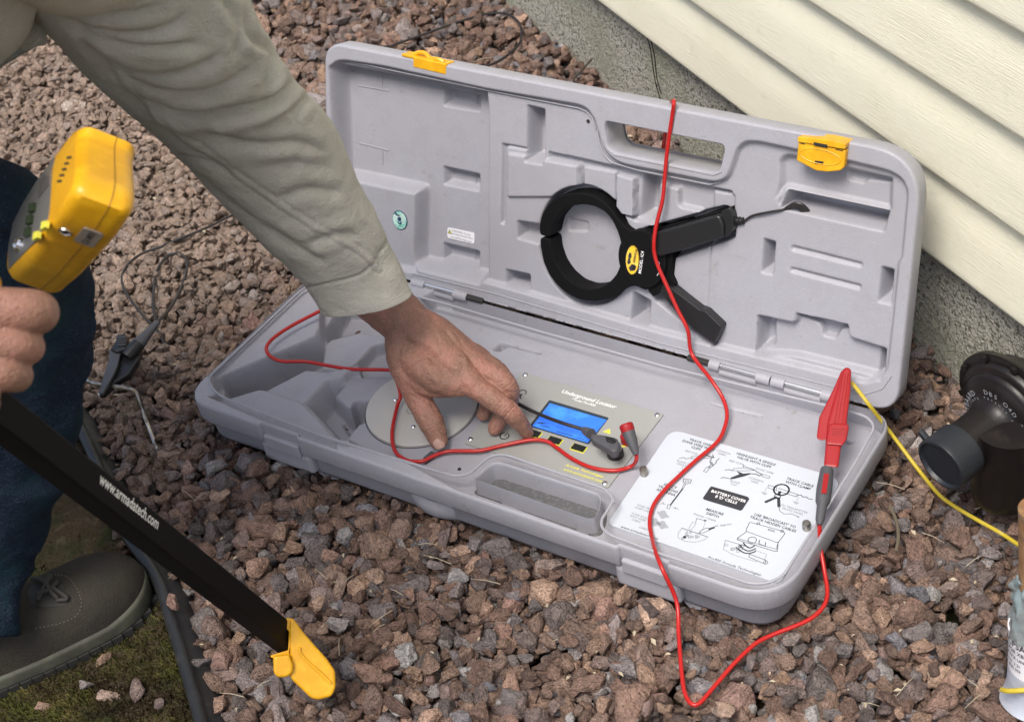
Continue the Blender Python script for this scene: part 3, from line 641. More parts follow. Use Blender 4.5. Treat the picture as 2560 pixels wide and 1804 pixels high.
# small dark drain holes
for p, pl in (((1323 + 148, 303), 'l'), (cC(318, 1158), 'b')):
    P0 = lidw(*onlid(p, I0), I0 + .0004) if pl == 'l' else np.array([*onz(p, DZ)[:2], DZ + .0004]); nn = LN if pl == 'l' else np.array([0, 0, 1.])
    MB().add(*cyl(P0, P0 + nn * .0005, .0021, seg=16)).build('drain_hole', MSOLD, case)

# --- printing helpers
def text_mesh(s, size, bold=0.0, spacing=1.0):
    cu = bpy.data.curves.new('t', 'FONT'); cu.body = s; cu.size = size; cu.offset = bold; cu.align_x = 'CENTER'; cu.align_y = 'CENTER'; cu.space_character = spacing; cu.resolution_u = 2; cu.space_line = 1.05
    o = bpy.data.objects.new('t', cu); COL.objects.link(o); dg = bpy.context.evaluated_depsgraph_get(); dg.update()
    me = o.evaluated_get(dg).to_mesh(); V = [tuple(v.co) for v in me.vertices]; Fb = [tuple(p.vertices) for p in me.polygons]
    o.evaluated_get(dg).to_mesh_clear(); COL.objects.unlink(o); bpy.data.objects.remove(o); bpy.data.curves.remove(cu); return V, Fb
class Print:
    def __init__(s, to3, uv, h): s.m = MB(); s.to3 = to3; s.uv = uv; s.h = h
    def text(s, t, at, size, ang=0.0, bold=0.0, sx=1.0, spacing=1.0, shear=0):
        size = size * .80; c = s.uv(at); V, Fb = text_mesh(t, size, bold * size, spacing); ca, sa = math.cos(ang), math.sin(ang)
        s.m.add([s.to3(c[0] + ca * (x * sx + y * shear) - sa * y, c[1] + sa * (x * sx + y * shear) + ca * y, s.h) for x, y, _ in V], Fb)
    def line(s, pts, w, closed=False, raw=False):
        P = [np.asarray(p if raw else s.uv(p)) for p in pts]
        if closed: P = P + [P[0]]
        for a, b in zip(P[:-1], P[1:]):
            d = b - a; l = np.linalg.norm(d)
            if l < 1e-7: continue
            d /= l; n_ = np.array([-d[1], d[0]]) * w / 2; a_ = a - d * w * .4; b_ = b + d * w * .4
            s.m.add([s.to3(*q, s.h) for q in (a_ - n_, b_ - n_, b_ + n_, a_ + n_)], [(0, 1, 2, 3)])
    def dash(s, pts, w, k=.003):
        P = np.array([s.uv(p) for p in pts]); L_ = np.r_[0, np.cumsum(np.linalg.norm(np.diff(P, axis=0), axis=1))]
        for t in np.arange(0, L_[-1], k):
            q = [np.array([np.interp(tt, L_, P[:, j]) for j in (0, 1)]) for tt in (t, min(t + k * .55, L_[-1]))]; s.line(q, w, raw=True)
    def poly(s, pts): s.m.add([s.to3(*s.uv(p), s.h) for p in pts], [tuple(range(len(pts)))])
    def circ(s, at, r, w, n=20, ry=None):
        c = np.array(s.uv(at)); s.line([c + [r * math.cos(t), (ry or r) * math.sin(t)] for t in np.linspace(0, 2 * math.pi, n, endpoint=False)], w, closed=True, raw=True)
    def build(s, name, m_, par): return tag(s.m.build(name, m_, par, smooth=False), kind='stuff')

# --- battery cover
ZC = DZ + .0035
cvp = dk([cE(640, 110), cE(2175, 560), cE(1610, 1500), cE(62, 960)], ZC)
cv = fillet(cvp, [.016, .016, .010, .008], 8)
cover = MB().add(*prism(cv, b2, DZ - .001, ZC)).build('battery_cover', MCOV, case, smooth=False); bevel(cover, .0008, 2)
eu = lambda q: onz(cE(*q), ZC)[:2]
pb = Print(b2, eu, ZC + .0002); pg_ = Print(b2, eu, ZC + .0002); pw = Print(b2, eu, ZC + .0007)
B_ = .016
for t, at in (('TRACK ONE\nZONE WIRE WITH\nCLIPS', (880, 262)), ('HIGHLIGHT A SINGLE\nVALVE WITH CLIPS', (1390, 398)), ('TRACK CABLE\nWITH CLAMP', (1785, 607)), ('SELECT\nTRACKING\nANTENNA', (610, 655)),
              ('MEASURE\nDEPTH', (1020, 872)), ("USE 'BROADCAST' TO\nTRACK HIDDEN CABLES", (1560, 952))): pb.text(t, at, .0058, bold=B_)
for t, at in (('RED CLIP', (818, 325)), ('COMMON\nOPEN', (1100, 332)), ('BLACK CLIP\nGROUND', (755, 430)), ('RED CLIP', (1215, 413)), ("'ZONE' WIRE", (1475, 490)), ('COMMON\nWIRE', (1393, 580)), ('BLACK\nCLIP', (1205, 602)),
              ('TO TRANSMITTER\nFRONT PANEL', (1735, 842)), ("TONE 'PEAK'\nOVER CABLE", (400, 830)), ('TONE NULL\nSPOT OVER\nCABLE', (340, 915)), ('CABLE', (390, 1005)), ('Sidestep = Depth', (940, 905))): pg_.text(t, at, .0045)
pg_.text('45 degrees', (1105, 975), .0049, ang=.62)
pb.text('www.armadatech.com', (355, 1045), .0060); pb.text('Pro900 Armada Technologies', (1205, 1343), .0060, shear=.1)
pb.poly([(1000, 628), (1325, 722), (1340, 742), (1278, 836), (1262, 848), (935, 748), (922, 735), (985, 640)])
pw.text("BATTERY COVER\n8 'D' CELLS", (1142, 736), .0064, bold=.02)
w1 = .0005
pb.line([(712, 378), (745, 370), (775, 382), (822, 376)], w1 * 1.3); pb.line([(822, 360), (825, 380), (930, 378), (1025, 372), (930, 350), (822, 360)], w1)
pb.line([(945, 345), (1020, 370), (1010, 345)], w1 * 1.6)
pb.line([(1000, 380), (985, 410), (1000, 430), (975, 455), (985, 465), (1015, 440), (1000, 410)], w1 * 1.6); pb.line([(1070, 378), (1045, 400), (1040, 420), (1005, 450)], w1 * 1.5)
pb.line([(958, 455), (985, 463), (955, 503), (928, 494)], w1, True); pg_.dash([(742, 455), (735, 495)], w1)
for k in range(3): pg_.line([(698 + k * 12, 497 + k * 12), (765 - k * 12, 510 + k * 8)], w1)
pb.line([(1122, 485), (1150, 478), (1190, 488)], w1 * 1.5); pb.line([(1190, 488), (1200, 470), (1290, 462), (1390, 485), (1290, 490), (1190, 488)], w1)
pb.line([(1290, 462), (1278, 430), (1310, 455), (1360, 470), (1390, 485)], w1); pb.line([(1390, 485), (1410, 500), (1450, 520), (1430, 535), (1400, 520), (1350, 515)], w1 * 1.8)
pb.line([(1460, 520), (1525, 540), (1515, 558), (1450, 540)], w1, True)
pb.poly([(1165, 565), (1175, 550), (1250, 520), (1225, 490), (1285, 515), (1345, 510), (1350, 520), (1290, 540), (1200, 562)]); pb.line([(1085, 555), (1110, 548), (1165, 560)], w1 * 1.5)
pb.line([(750, 560), (820, 570), (812, 600), (770, 608), (745, 590)], w1 * 1.3, True); pb.line([(765, 575), (800, 580), (795, 592), (765, 590)], w1, True)
pb.line([(770, 606), (745, 650), (735, 646), (755, 604)], w1); pb.line([(740, 652), (632, 795)], .0016); pb.line([(610, 790), (638, 800), (622, 830), (600, 825)], w1, True)
for sx_, x0 in ((-1, 590), (1, 655)):
    pg_.line([(x0, 790 + (x0 - 590) * .4), (x0 + sx_ * 22, 796 + (x0 - 590) * .4 + sx_ * 8), (x0 + sx_ * 20, 782 + (x0 - 590) * .4 + sx_ * 8), (x0 + sx_ * 48, 800 + (x0 - 590) * .4 + sx_ * 12)], w1)
for cx_, cy_ in ((565, 882), (490, 950), (560, 975)):
    for k in range(-7, 8):
        hh = 32 * math.exp(-(k / 4.2) ** 2) + 4; x = cx_ + k * 7; y = cy_ + k * 3; pg_.line([(x + hh * .35, y - hh), (x - hh * .35, y + hh)], w1 * .8)
pb.line([(735, 1003), (968, 1082)], w1 * 1.3)
pg_.dash([(735, 1003), (700, 1050), (700, 1090), (760, 1120), (850, 1130), (930, 1110), (968, 1082)], w1 * 1.3)
pg_.dash([(830, 950), (795, 1005), (812, 1025), (865, 960), (830, 950)], w1 * 1.2); pb.line([(858, 950), (868, 915), (955, 940)], w1); pg_.dash([(945, 950), (920, 1020)], w1)
pb.poly([(960, 930), (935, 945), (930, 930)]); pb.poly([(1028, 988), (1032, 1002), (980, 1022), (975, 1005)]); pb.line([(975, 1005), (980, 1022), (930, 1045), (888, 1048), (905, 1025), (950, 1002)], w1 * 1.2, True)
pb.poly([(752, 1072), (768, 1070), (775, 1085), (765, 1097), (748, 1092), (745, 1080)])
for k in range(16):
    x, y = random.uniform(725, 920), random.uniform(1035, 1095); 
    if y > 1015 + (x - 735) * .34: pg_.circ((x, y), .0011, w1 * .8, 7)
# little open case drawing
pb.line([(1350, 950), (1640, 1030), (1660, 1050), (1600, 1130), (1580, 1130), (1310, 1030), (1312, 1015), (1340, 955)], w1 * 1.2, True)
pb.line([(1310, 1038), (1235, 1090), (1232, 1108), (1565, 1210), (1590, 1210), (1598, 1130)], w1 * 1.3); pb.line([(1235, 1095), (1580, 1192), (1598, 1130)], w1)
pb.circ((1365, 1110), .0042, w1 * 1.2); pb.line([(1510, 1010), (1565, 1028), (1562, 1036), (1507, 1020)], w1, True)
for x, y in ((1420, 962), (1632, 1030)): pb.circ((x, y), .0014, w1 * 1.2, 10)
pb.line([(1430, 1110), (1425, 1140)], w1 * 1.5); pb.line([(1485, 1130), (1480, 1165)], w1 * 1.5); pb.line([(1430, 1145), (1495, 1168)], w1 * 1.2)
for k, (a_, b_, dy) in enumerate(((1285, 1390, 0), (1250, 1395, 30), (1220, 1395, 55))):
    xs_ = np.linspace(a_, b_, 9); pb.line([(x, 1135 + dy * .75 + 34 * math.sin((x - a_) / (b_ - a_) * math.pi) + (x - a_) * .2) for x in xs_], w1 * 2.6)
pg_.line([(1125, 1112), (1330, 1170)], w1 * 1.4); pg_.dash([(1125, 1112), (1105, 1190), (1180, 1235), (1280, 1270), (1410, 1305)], w1 * 1.2); pg_.dash([(1390, 1200), (1495, 1238), (1475, 1285)], w1 * 1.2)
pb.line([(1340, 1235), (1490, 1292), (1480, 1325), (1335, 1262)], w1 * 1.2, True); pb.circ((1485, 1310), .0022, w1, 10)
for k in range(9): pg_.circ((random.uniform(1130, 1290), random.uniform(1150, 1225)), .0018, w1 * .8, 6)
# clamp drawing
pb.circ((1627, 660), .0078, .0017, 28); pb.line([(1510, 618), (1585, 640), (1583, 665), (1505, 642)], w1, True); pb.line([(1600, 645), (1770, 700)], w1 * 1.2); pb.line([(1595, 672), (1765, 722)], w1 * 1.2)
pb.line([(1770, 700), (1765, 722)], w1); pb.line([(1770, 710), (1800, 705), (1820, 725), (1850, 722), (1870, 740), (1905, 745)], w1 * 1.6)
pb.circ((1592, 718), .0031, w1 * 1.6, 16); pb.line([(1578, 728), (1488, 768)], .0030); pb.line([(1602, 735), (1605, 806)], .0032); pb.line([(1605, 700), (1612, 680)], .003)
pb.line([(1605, 806), (1612, 850), (1650, 875), (1720, 875), (1785, 905)], w1); pb.poly([(1785, 908), (1768, 903), (1780, 895)])
for x, y in ((1480, 650), (1765, 735)):
    pg_.dash([(x + 15, y - 5), (x - 5, y + 30)], w1)
    for k in range(3): pg_.line([(x - 32 + k * 9, y + 30 + k * 9), (x + 18 - k * 9, y + 42 + k * 6)], w1)
pb.build('printed_diagrams', MINK, cover); pg_.build('printed_captions', MINKG, cover); pw.build('printed_title', MWI, cover)
for q in ((393, 500), (1852, 985)):        # knurled thumb screws
    p = onz(cE(*q), ZC + .004); p[2] = ZC
    o = MB().add(*lathe(p, (0, 0, 1), [(0, .0038), (.001, .0043), (.0085, .0043), (.0095, .0038), (.0098, .002)], 24)).build('thumb_screw', MSTB, cover)
# --- control panel
ZP = DZ + .0022
pn = dk([cC(878, 283), cC(2150, 660), cC(1650, 1320), cC(362, 922)], ZP)
panel = MB().add(*prism(fillet(pn, .001, 2), b2, DZ - .001, ZP)).build('control_panel', MCP, case, smooth=False); bevel(panel, .0005, 2)
cu_ = lambda q: onz(cC(*q), ZP)[:2]
def screw(p, par, nn=(0, 0, 1), r=.0032):
    p = np.asarray(p); nn = np.asarray(nn, float); o = MB().add(*lathe(p, nn, [(0, r), (.0008, r), (.0016, r * .8), (.0020, r * .4)], 20))
    s_ = o.build('screw', MST, par); _, u, w = frame(nn); a_ = random.uniform(0, 3)
    for k in (0, 1):
        d = u * math.cos(a_ + k * 1.57) + w * math.sin(a_ + k * 1.57); MB().add(*box(p + nn * .0018, d, np.cross(nn, d), nn, r * 1.2, .0006, .0010)).build('screw_slot', MSOLD, s_, smooth=False) if par is None else None
    return s_
for q in ((908, 312), (2092, 672), (1622, 1285), (417, 888)): screw(np.r_[cu_(q), ZP], panel)
sb = [cu_(q) for q in ((1125, 540), (1658, 700), (1475, 935), (945, 772))]
MB().add(*prism(fillet(sb, .001, 2), b2, ZP, ZP + .0009)).build('bezel', MBEZ, panel, smooth=False)
ss = [cu_(q) for q in ((1130, 572), (1640, 722), (1468, 925), (975, 775))]
MB().add(*prism(ss, b2, ZP + .0009, ZP + .0013)).build('screen', MSCR, panel, smooth=False)
pwi = Print(b2, cu_, ZP + .0003); pwi.text('Underground Locator', (1478, 530), .0098, bold=.018, shear=.22); pwi.text('Model Pro900', (1432, 558), .0066, bold=.01, shear=.22); pwi.build('white_lettering', MWI, panel)
pyi = Print(b2, cu_, ZP + .0003); pyi.text('Armada Technologies', (1440, 1172), .0066, shear=.2, bold=.01); pyi.text('www.armadatech.com', (1425, 1212), .0066, shear=.2, bold=.01)
pyi.poly([(1668, 795), (1672, 843), (1602, 822)]); pyi.poly([(1765, 940), (1795, 948), (1790, 938), (1830, 952), (1780, 962)]); pyi.build('yellow_lettering', MYI, panel)
for q in ((985, 840), (1172, 903), (1388, 970)):
    c_ = cu_(q); o = MB().add(*prism(fillet([c_ + np.array(d) for d in ((-.0088, -.0052), (.0088, -.0052), (.0088, .0052), (-.0088, .0052))], .0008, 2), b2, ZP, ZP + .0007)).build('button_frame', MYI, panel, smooth=False)
    MB().add(*prism([c_ + np.array(d) for d in ((-.0078, -.0043), (.0078, -.0043), (.0078, .0043), (-.0078, .0043))], b2, ZP + .0007, ZP + .0016)).build('button', MBK, panel, smooth=False)
pk_ = Print(b2, cu_, ZP + .0003); c_ = cu_((722, 860)); pk_.line([c_ + np.array([.0050 * math.cos(t), .0050 * math.sin(t)]) for t in np.linspace(2.1, 2.1 + 5.2, 20)], .0012, raw=True); pk_.line([c_, c_ + [.0005, .0062]], .0012, raw=True)
c_ = cu_((885, 470)); pk_.line([c_ + np.array([.0042 * math.cos(t), .0042 * math.sin(t)]) for t in np.linspace(-.3, 5.2, 20)], .0011, raw=True); pk_.line([(875, 485), (862, 500), (830, 505)], .0011); pk_.line([(862, 500), (868, 523)], .0016); pk_.line([(862, 500), (850, 508)], .0016)
pk_.build('black_symbols', MINK, panel)
MB().add(*prism([cu_(q) for q in ((845, 530), (822, 548), (828, 520))], b2, ZP, ZP + .0004)).build('white_mark', MWI, panel, smooth=False)
# screen text faint
psc = Print(b2, cu_, ZP + .0015)
for k in range(3): psc.line([(1010 + k * 20, 745 + k * 0), (1060 + k * 20, 758)], .0008)
psc.dash([(1050, 770), (1130, 790)], .0010, .002); psc.dash([(1190, 825), (1340, 868)], .0010, .002); psc.dash([(1370, 880), (1440, 900)], .0008, .002); psc.build('screen_text', MBEZ, panel)
# --- round cover disc
dd = [onz(cB(*q), DZ)[:2] for q in ((295, 1110), (440, 1300), (460, 900), (680, 1290))]
def circ3(a, b, c):
    A = np.array([[2 * (b - a)[0], 2 * (b - a)[1]], [2 * (c - a)[0], 2 * (c - a)[1]]]); r_ = np.array([b @ b - a @ a, c @ c - a @ a]); o_ = np.linalg.solve(A, r_); return o_, np.linalg.norm(a - o_)
dc, dr = circ3(dd[0], dd[1], dd[2])
disc = MB().add(*lathe((*dc, DZ - .0005), (0, 0, 1), [(0, dr), (.0030, dr), (.0036, dr - .0007), (.0036, .001)], 96)).build('round_cover', MDISC, case)
V, Fb = sweep([(dc[0] + (dr + .0012) * math.cos(t), dc[1] + (dr + .0012) * math.sin(t), DZ - .0001) for t in np.linspace(0, 2 * math.pi, 90)], .0008, 6); MB().add(V, Fb).build('cover_shadow_ring', MGR, case)  # thin dark ring painting the disc's shadow outline, carried all the way round
for q in ((480, 1018), (595, 1190)): screw(np.r_[onz(cB(*q), DZ + .003)[:2], DZ + .0030], disc, r=.0030)
pr_ = Print(b2, lambda q: onz(cB(*q), DZ + .0035)[:2], DZ + .0034); pr_.circ((585, 1085), .0058, .0006, 24); pr_.build('printed_ring', MINKG, disc)
# small square foot recess left of the handle
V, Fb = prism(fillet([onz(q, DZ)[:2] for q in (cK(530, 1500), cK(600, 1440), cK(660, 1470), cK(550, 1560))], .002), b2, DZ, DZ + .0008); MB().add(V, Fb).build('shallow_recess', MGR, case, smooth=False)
# --- stickers on the lid
su = np.array(onlid(cR2(511, 1403), I0)); 
def sticker(cuv, a, b, n_, m_, nm, par=case, off=I0 + .0004, th=.0004, ang=0):
    return MB().add(*prism(ell(cuv[0], cuv[1], a, b, n_), lidw, off, off + th)).build(nm, m_, par, smooth=False)
rs = .0112; st_ = sticker(su, rs, rs * 1.1, 40, MNAVY, 'round_sticker'); sticker(su, rs * .92, rs * 1.01, 40, MGRN, 'sticker_face', st_, I0 + .0008)
ps = Print(lidw, lambda q: onlid(cI(*q), I0), I0 + .0016)
for k in range(9):
    t = -.3 + k * .42; c_ = su + np.array([-.001, -.0005]); ps.line([c_ + np.array([math.cos(t), math.sin(t)]) * .0045, c_ + np.array([math.cos(t), math.sin(t)]) * .0100], .0007, raw=True)
ps.build('sticker_rays', MWHT, st_)
ps = Print(lidw, lambda q: onlid(cI(*q), I0), I0 + .0020); ps.poly([(160, 180), (185, 172), (205, 200), (245, 215), (235, 222), (190, 215)]); ps.poly([(205, 262), (225, 235), (255, 245), (258, 280), (240, 300), (215, 290)]); ps.poly([(205, 300), (240, 325), (262, 305), (268, 325), (255, 342), (215, 332)])
ps.text('Made in Michigan', (225, 365), .0022, ang=-.1); ps.build('sticker_print', MNAVY, st_)
LS = DF + .0004
wp = [onlid(cI(*q), LS) for q in ((912, 388), (1302, 470), (1300, 632), (912, 540))]
ws = MB().add(*prism(fillet(wp, .003), lidw, LS, LS + .0005)).build('warning_sticker', MWHT, case, smooth=False)
ps = Print(lidw, lambda q: onlid(cI(*q), LS), LS + .0007); ps.text('WARNING: Cancer', (1110, 468), .0042); ps.text('and Reproductive Harm', (1130, 515), .0040); ps.text('www.P65Warnings.ca.gov', (1110, 560), .0037); ps.build('sticker_lettering', MINKG, ws)
ps = Print(lidw, lambda q: onlid(cI(*q), LS), LS + .0007); ps.poly([(950, 422), (975, 482), (925, 470)]); ps.build('warning_triangle', MYI, ws)
ps = Print(lidw, lambda q: onlid(cI(*q), LS), LS + .0009); ps.line([(950, 422), (975, 482), (925, 470)], .0004, True); ps.text('!', (950, 464), .0045, bold=.02); ps.build('warning_mark', MINK, ws)

# ------------------------------------------------------------------ clamp lying in the lid
clamp = thing('cable_clamp', 'black ring-shaped cable clamp resting in the molded lid of the case', 'clamp')
CN = .002
def cg(*q): return [onlid(cG(*a), CN) for a in q]
def cpart(nm, pts, n0, n1, m_, par, bw=.0012, fl=.0012):
    P = fillet(pts, fl, 3); o = MB().add(*prism(P, lidw, n0, n1)).build(nm, m_, par, smooth=False); bevel(o, bw, 2, 40); return o
uj = [(275, 880), (274, 820), (290, 745), (330, 688), (380, 645), (450, 620), (530, 612), (610, 628), (680, 668), (730, 718), (785, 795), (835, 845), (900, 878), (965, 888), (990, 900), (985, 950), (900, 990), (800, 985),
      (790, 930), (770, 860), (735, 785), (690, 732), (625, 697), (550, 684), (470, 697), (410, 738), (368, 790), (352, 850), (346, 892)]
lj = [(276, 892), (282, 960), (300, 1050), (335, 1130), (385, 1195), (450, 1250), (530, 1288), (620, 1298), (700, 1287), (765, 1258), (830, 1212), (880, 1198), (950, 1232), (985, 1200), (960, 1080), (900, 1000), (800, 985),
      (788, 1060), (760, 1130), (715, 1180), (655, 1215), (580, 1222), (500, 1195), (430, 1135), (380, 1060), (352, 975), (346, 903)]
ujo = cpart('upper_jaw', cg(*uj), -.024, CN, MBKM, clamp, .0012, .0045); ljo = cpart('lower_jaw', cg(*lj), -.024, CN, MBKM, clamp, .0012, .0045)
pc = onlid(cG(925, 1030), CN); rp = .030
MB().add(*prism(ell(pc[0], pc[1], rp, rp * 1.12), lidw, -.020, CN + .0015)).build('pivot_plate', MBKM, clamp, smooth=False)
bevel(bpy.data.objects['pivot_plate'], .001)
ha = cpart('upper_handle', cg((985, 880), (1020, 855), (1425, 742), (1452, 800), (1450, 885), (1050, 1008), (1000, 960)), -.024, CN + .006, MBK, clamp, .005, .003)
cpart('handle_end', cg((1420, 735), (1480, 705), (1500, 760), (1500, 850), (1462, 890), (1440, 890), (1420, 760)), -.022, CN + .001, MBK, ha, .004, .003)
cpart('handle_rib', cg((1300, 768), (1480, 708), (1490, 730), (1420, 748), (1060, 850), (1020, 858), (1010, 846), (1110, 815), (1190, 797), (1200, 806)), -.022, CN - .004, MBKM, ha, .002)
hb_ = cpart('lower_handle', cg((1040, 1235), (1060, 1190), (1110, 1200), (1300, 1345), (1330, 1350), (1437, 1452), (1388, 1562), (1262, 1475), (1180, 1400)), -.024, CN + .003, MBK, clamp, .004, .002)
cpart('arm', cg((930, 1160), (1040, 980), (1105, 1000), (1100, 1140), (1128, 1200), (1050, 1240), (985, 1275), (955, 1240)), -.024, CN - .003, MBKM, clamp, .002)
cpart('arm', cg((985, 850), (1000, 820), (1030, 850), (1035, 960), (1000, 960)), -.020, CN + .0035, MBKM, clamp, .003)
bd = np.array(onlid(cG(862, 1037), CN + .0018)); MB().add(*prism(ell(bd[0], bd[1], .0085, .0172), lidw, CN + .0015, CN + .0020)).build('oval_badge', mat('badge_yellow', (.85, .50, .03), .4, var=(90, (.85, .62, .12), .4, .7)), clamp, smooth=False)
ps = Print(lidw, lambda q: onlid(cG(*q), CN + .002), CN + .0023); ps.line([bd + np.array([.0082 * math.cos(t), .0168 * math.sin(t)]) for t in np.linspace(0, 6.28, 40)], .0004, raw=True)
for q in ((842, 1045), (848, 1010), (872, 1085)):
    ps.poly([(q[0] - 8, q[1] + 20), (q[0] - 12, q[1]), (q[0] - 4, q[1] - 22), (q[0] + 8, q[1] - 18), (q[0] + 10, q[1] + 10)])
ps.poly([(838, 1085), (860, 1060), (888, 1075), (880, 1100), (850, 1105)]); ps.text('ARMADA', (880, 1012), .0050, ang=1.45, bold=.03); ps.build('badge_print', MINK, clamp)
ps = Print(lidw, lambda q: onlid(cG(*q), CN + .002), CN + .0019); ps.text('MODEL: IC4', (918, 1052), .0064, ang=1.50, bold=.012); ps.line([(1015, 1025), (1035, 1060)], .0006); ps.line([(1030, 1115), (1018, 1135)], .0006); ps.build('model_lettering', MWI, clamp)
# strain relief and cord
pts = [lidw(*onlid(cG(*q), .0), .0) for q in ((1445, 800), (1517, 800))]
pa = lidw(*onlid(cH(150, 545), 0), -.006); pb_ = lidw(*onlid(cH(243, 545), 0), -.006)
mm = MB(); mm.add(*cyl(pa, pb_, .0052, .0032, 16))
for k in range(5): c_ = pa + (pb_ - pa) * (.25 + .17 * k); mm.add(*cyl(c_ - (pb_ - pa) * .04, c_ + (pb_ - pa) * .04, .0065 - .0006 * k, seg=16))
mm.build('strain_relief', MBK, clamp)
cord = [lidw(*onlid(cH(*q), o_), o_) for q, o_ in (((243, 545), -.006), ((262, 535), -.006), ((300, 510), -.005), ((380, 492), -.004), ((450, 480), -.006), ((490, 470), -.010), ((530, 455), -.014), ((570, 480), -.020), ((598, 512), -.030))]
mm = MB(); mm.add(*sweep(spline(cord, 60), .0014, 8))
for k in range(5):
    cc_ = [lidw(*onlid(cH(q[0] + k * 6 - 6, q[1] - k * 4 + 6), o_), o_) for q, o_ in (((470, 492), -.014), ((482, 466), -.008), ((515, 452), -.007), ((555, 466), -.009), ((585, 500), -.016), ((600, 530), -.034))]
    mm.add(*sweep(spline(cc_, 40), .0017, 8))
mm.build('cord', MBW, clamp)

# ------------------------------------------------------------------ red test lead
red = thing('red_test_lead', 'long red test lead looping over the case with a red crocodile clip', 'cable')
zc = DZ + .006
rp_ = [onz(q, z) for q, z in ((cC(1905, 1025), .004), (cC(1903, 1075), -.004), (cC(1855, 1130), zc), (cC(1700, 1167), zc), (cC(1500, 1140), zc), (cC(1330, 1062), zc), (cC(1185, 958), zc), (cC(1095, 905), zc + .002), (cC(950, 897), zc + .002), (cC(700, 948), zc), (cC(500, 988), zc),
      (cC(230, 992), zc), (cC(100, 1030), zc), (cC(0, 1080), zc), (cB(620, 1410), zc), (cB(560, 1403), zc), (cB(492, 1358), zc), (cB(462, 1280), zc + .001), (cB(463, 1180), zc + .003), (cB(490, 1060), zc + .006), (cB(512, 990), zc + .012), (cB(490, 900), .0), (cB(462, 845), .0),
      (cA(1740, 860), -.010), (cA(1400, 852), -.014), (cA(1200, 822), -.016), (cA(1000, 787), -.016), (cA(800, 785), -.010), (cA(700, 748), -.004), (cA(657, 690), .002), (cA(672, 628), .004), (cA(750, 552), .004), (cA(900, 458), .004), (cA(1140, 335), .006), (cA(1260, 250), .010))]
rp_ += [np.array([.0, .004, .03]), np.array([-.018, .030, .05]), np.array([.02, .085, .05]), np.array([.12, .13, .03]), np.array([.25, .16, .06])]
rp_ += [lidw(*onlid(cG(1052, 420), -.056), -.056), lidw(*onlid(cG(1055, 330), -.052), -.052), lidw(*onlid(cG(1070, 210), -.050), -.050), lidw(*onlid(cG(1100, 62), -.030), -.030), lidw(*onlid(cG(1122, 30), -.006), -.006), lidw(*onlid(cG(1124, 50), .004), .004),
        lidw(*onlid(cG(1118, 110), .003), .003), lidw(*onlid(cG(1098, 250), .003), .003), lidw(*onlid(cG(1078, 390), .003), .003)]
rp_ += [lidw(*onlid(cG(*q), o_), o_) for q, o_ in (((1065, 520), .004), ((1050, 660), .006), ((1015, 810), .010), ((1000, 920), .013), ((1003, 1000), .013), ((1030, 1090), .013), ((1090, 1220), .013), ((1150, 1350), .013), ((1212, 1480), .014))]
rp_ += [onz(q, z) for q, z in ((cD(180, 730), .014), (cD(300, 890), .006), (cD(372, 1000), -.004), (cD(402, 1100), -.010), (cD(385, 1200), -.014), (cD(335, 1290), -.016), (cD(200, 1405), -.016), (cD(100, 1500), -.016), (cE(570, 680), -.016), (cE(478, 810), -.016), (cE(443, 950), -.016), (cE(460, 1080), -.014),
      (cE(500, 1220), .001), (cE(562, 1375), .0025), (cR9(80, 850), -.028), (cR9(97, 1050), -.042), (cR9(112, 1300), -.046), (cR9(130, 1430), -.046), (cR9(175, 1500), -.046), (cR9(230, 1490), -.046), (cR9(330, 1380), -.046), (cR9(450, 1240), -.044),
      (cR9(580, 1120), -.044), (cR9(700, 1060), -.044), (cR9(850, 1002), -.043), (cR9(950, 948), -.042), (cR9(1022, 870), -.040), (cR9(1042, 780), -.038), (cR9(1022, 640), -.030), (cR9(995, 490), -.016), (cR9(990, 365), .002))]
RP = spline(rp_, 1100); RP += np.array([[mnoise.noise(Vector((i * .035, j * 9, 0))) * .0012 for j in range(3)] for i in range(1100)]) * np.array([1, 1, .3])
MB().add(*sweep(RP, .0022, 12)).build('cable', MRED, red)
# banana plug end on the panel
def seglathe(a, b, prof, m_, nm, par, seg=24):   # prof in fractions of a-b
    a = np.asarray(a); b = np.asarray(b); L_ = np.linalg.norm(b - a); return MB().add(*lathe(a, b - a, [(t * L_, r) for t, r in prof], seg)).build(nm, m_, par)
q0, q1 = onz(cC(1905, 1025), .004), atd(cC(1812, 760), np.linalg.norm(onz(cC(1812, 800), .02) - CX) - .004)
plug = seglathe(q0, q1, [(0, .0030), (.12, .0042), (.4, .0058), (.7, .0070), (.95, .0072), (1, .006)], MGR, 'plug', red)
seglathe(q0 + (q1 - q0) * .72, q0 + (q1 - q0) * 1.05, [(0, .0060), (.3, .0076), (.85, .0076), (1, .006)], MREDC, 'plug_cap', plug)
pq = np.r_[cu_((1835, 905)), ZP]; seglathe(pq, pq + np.array([0, 0, .010]), [(0, .0085), (.8, .0085), (1, .007)], MREDC, 'socket', panel)
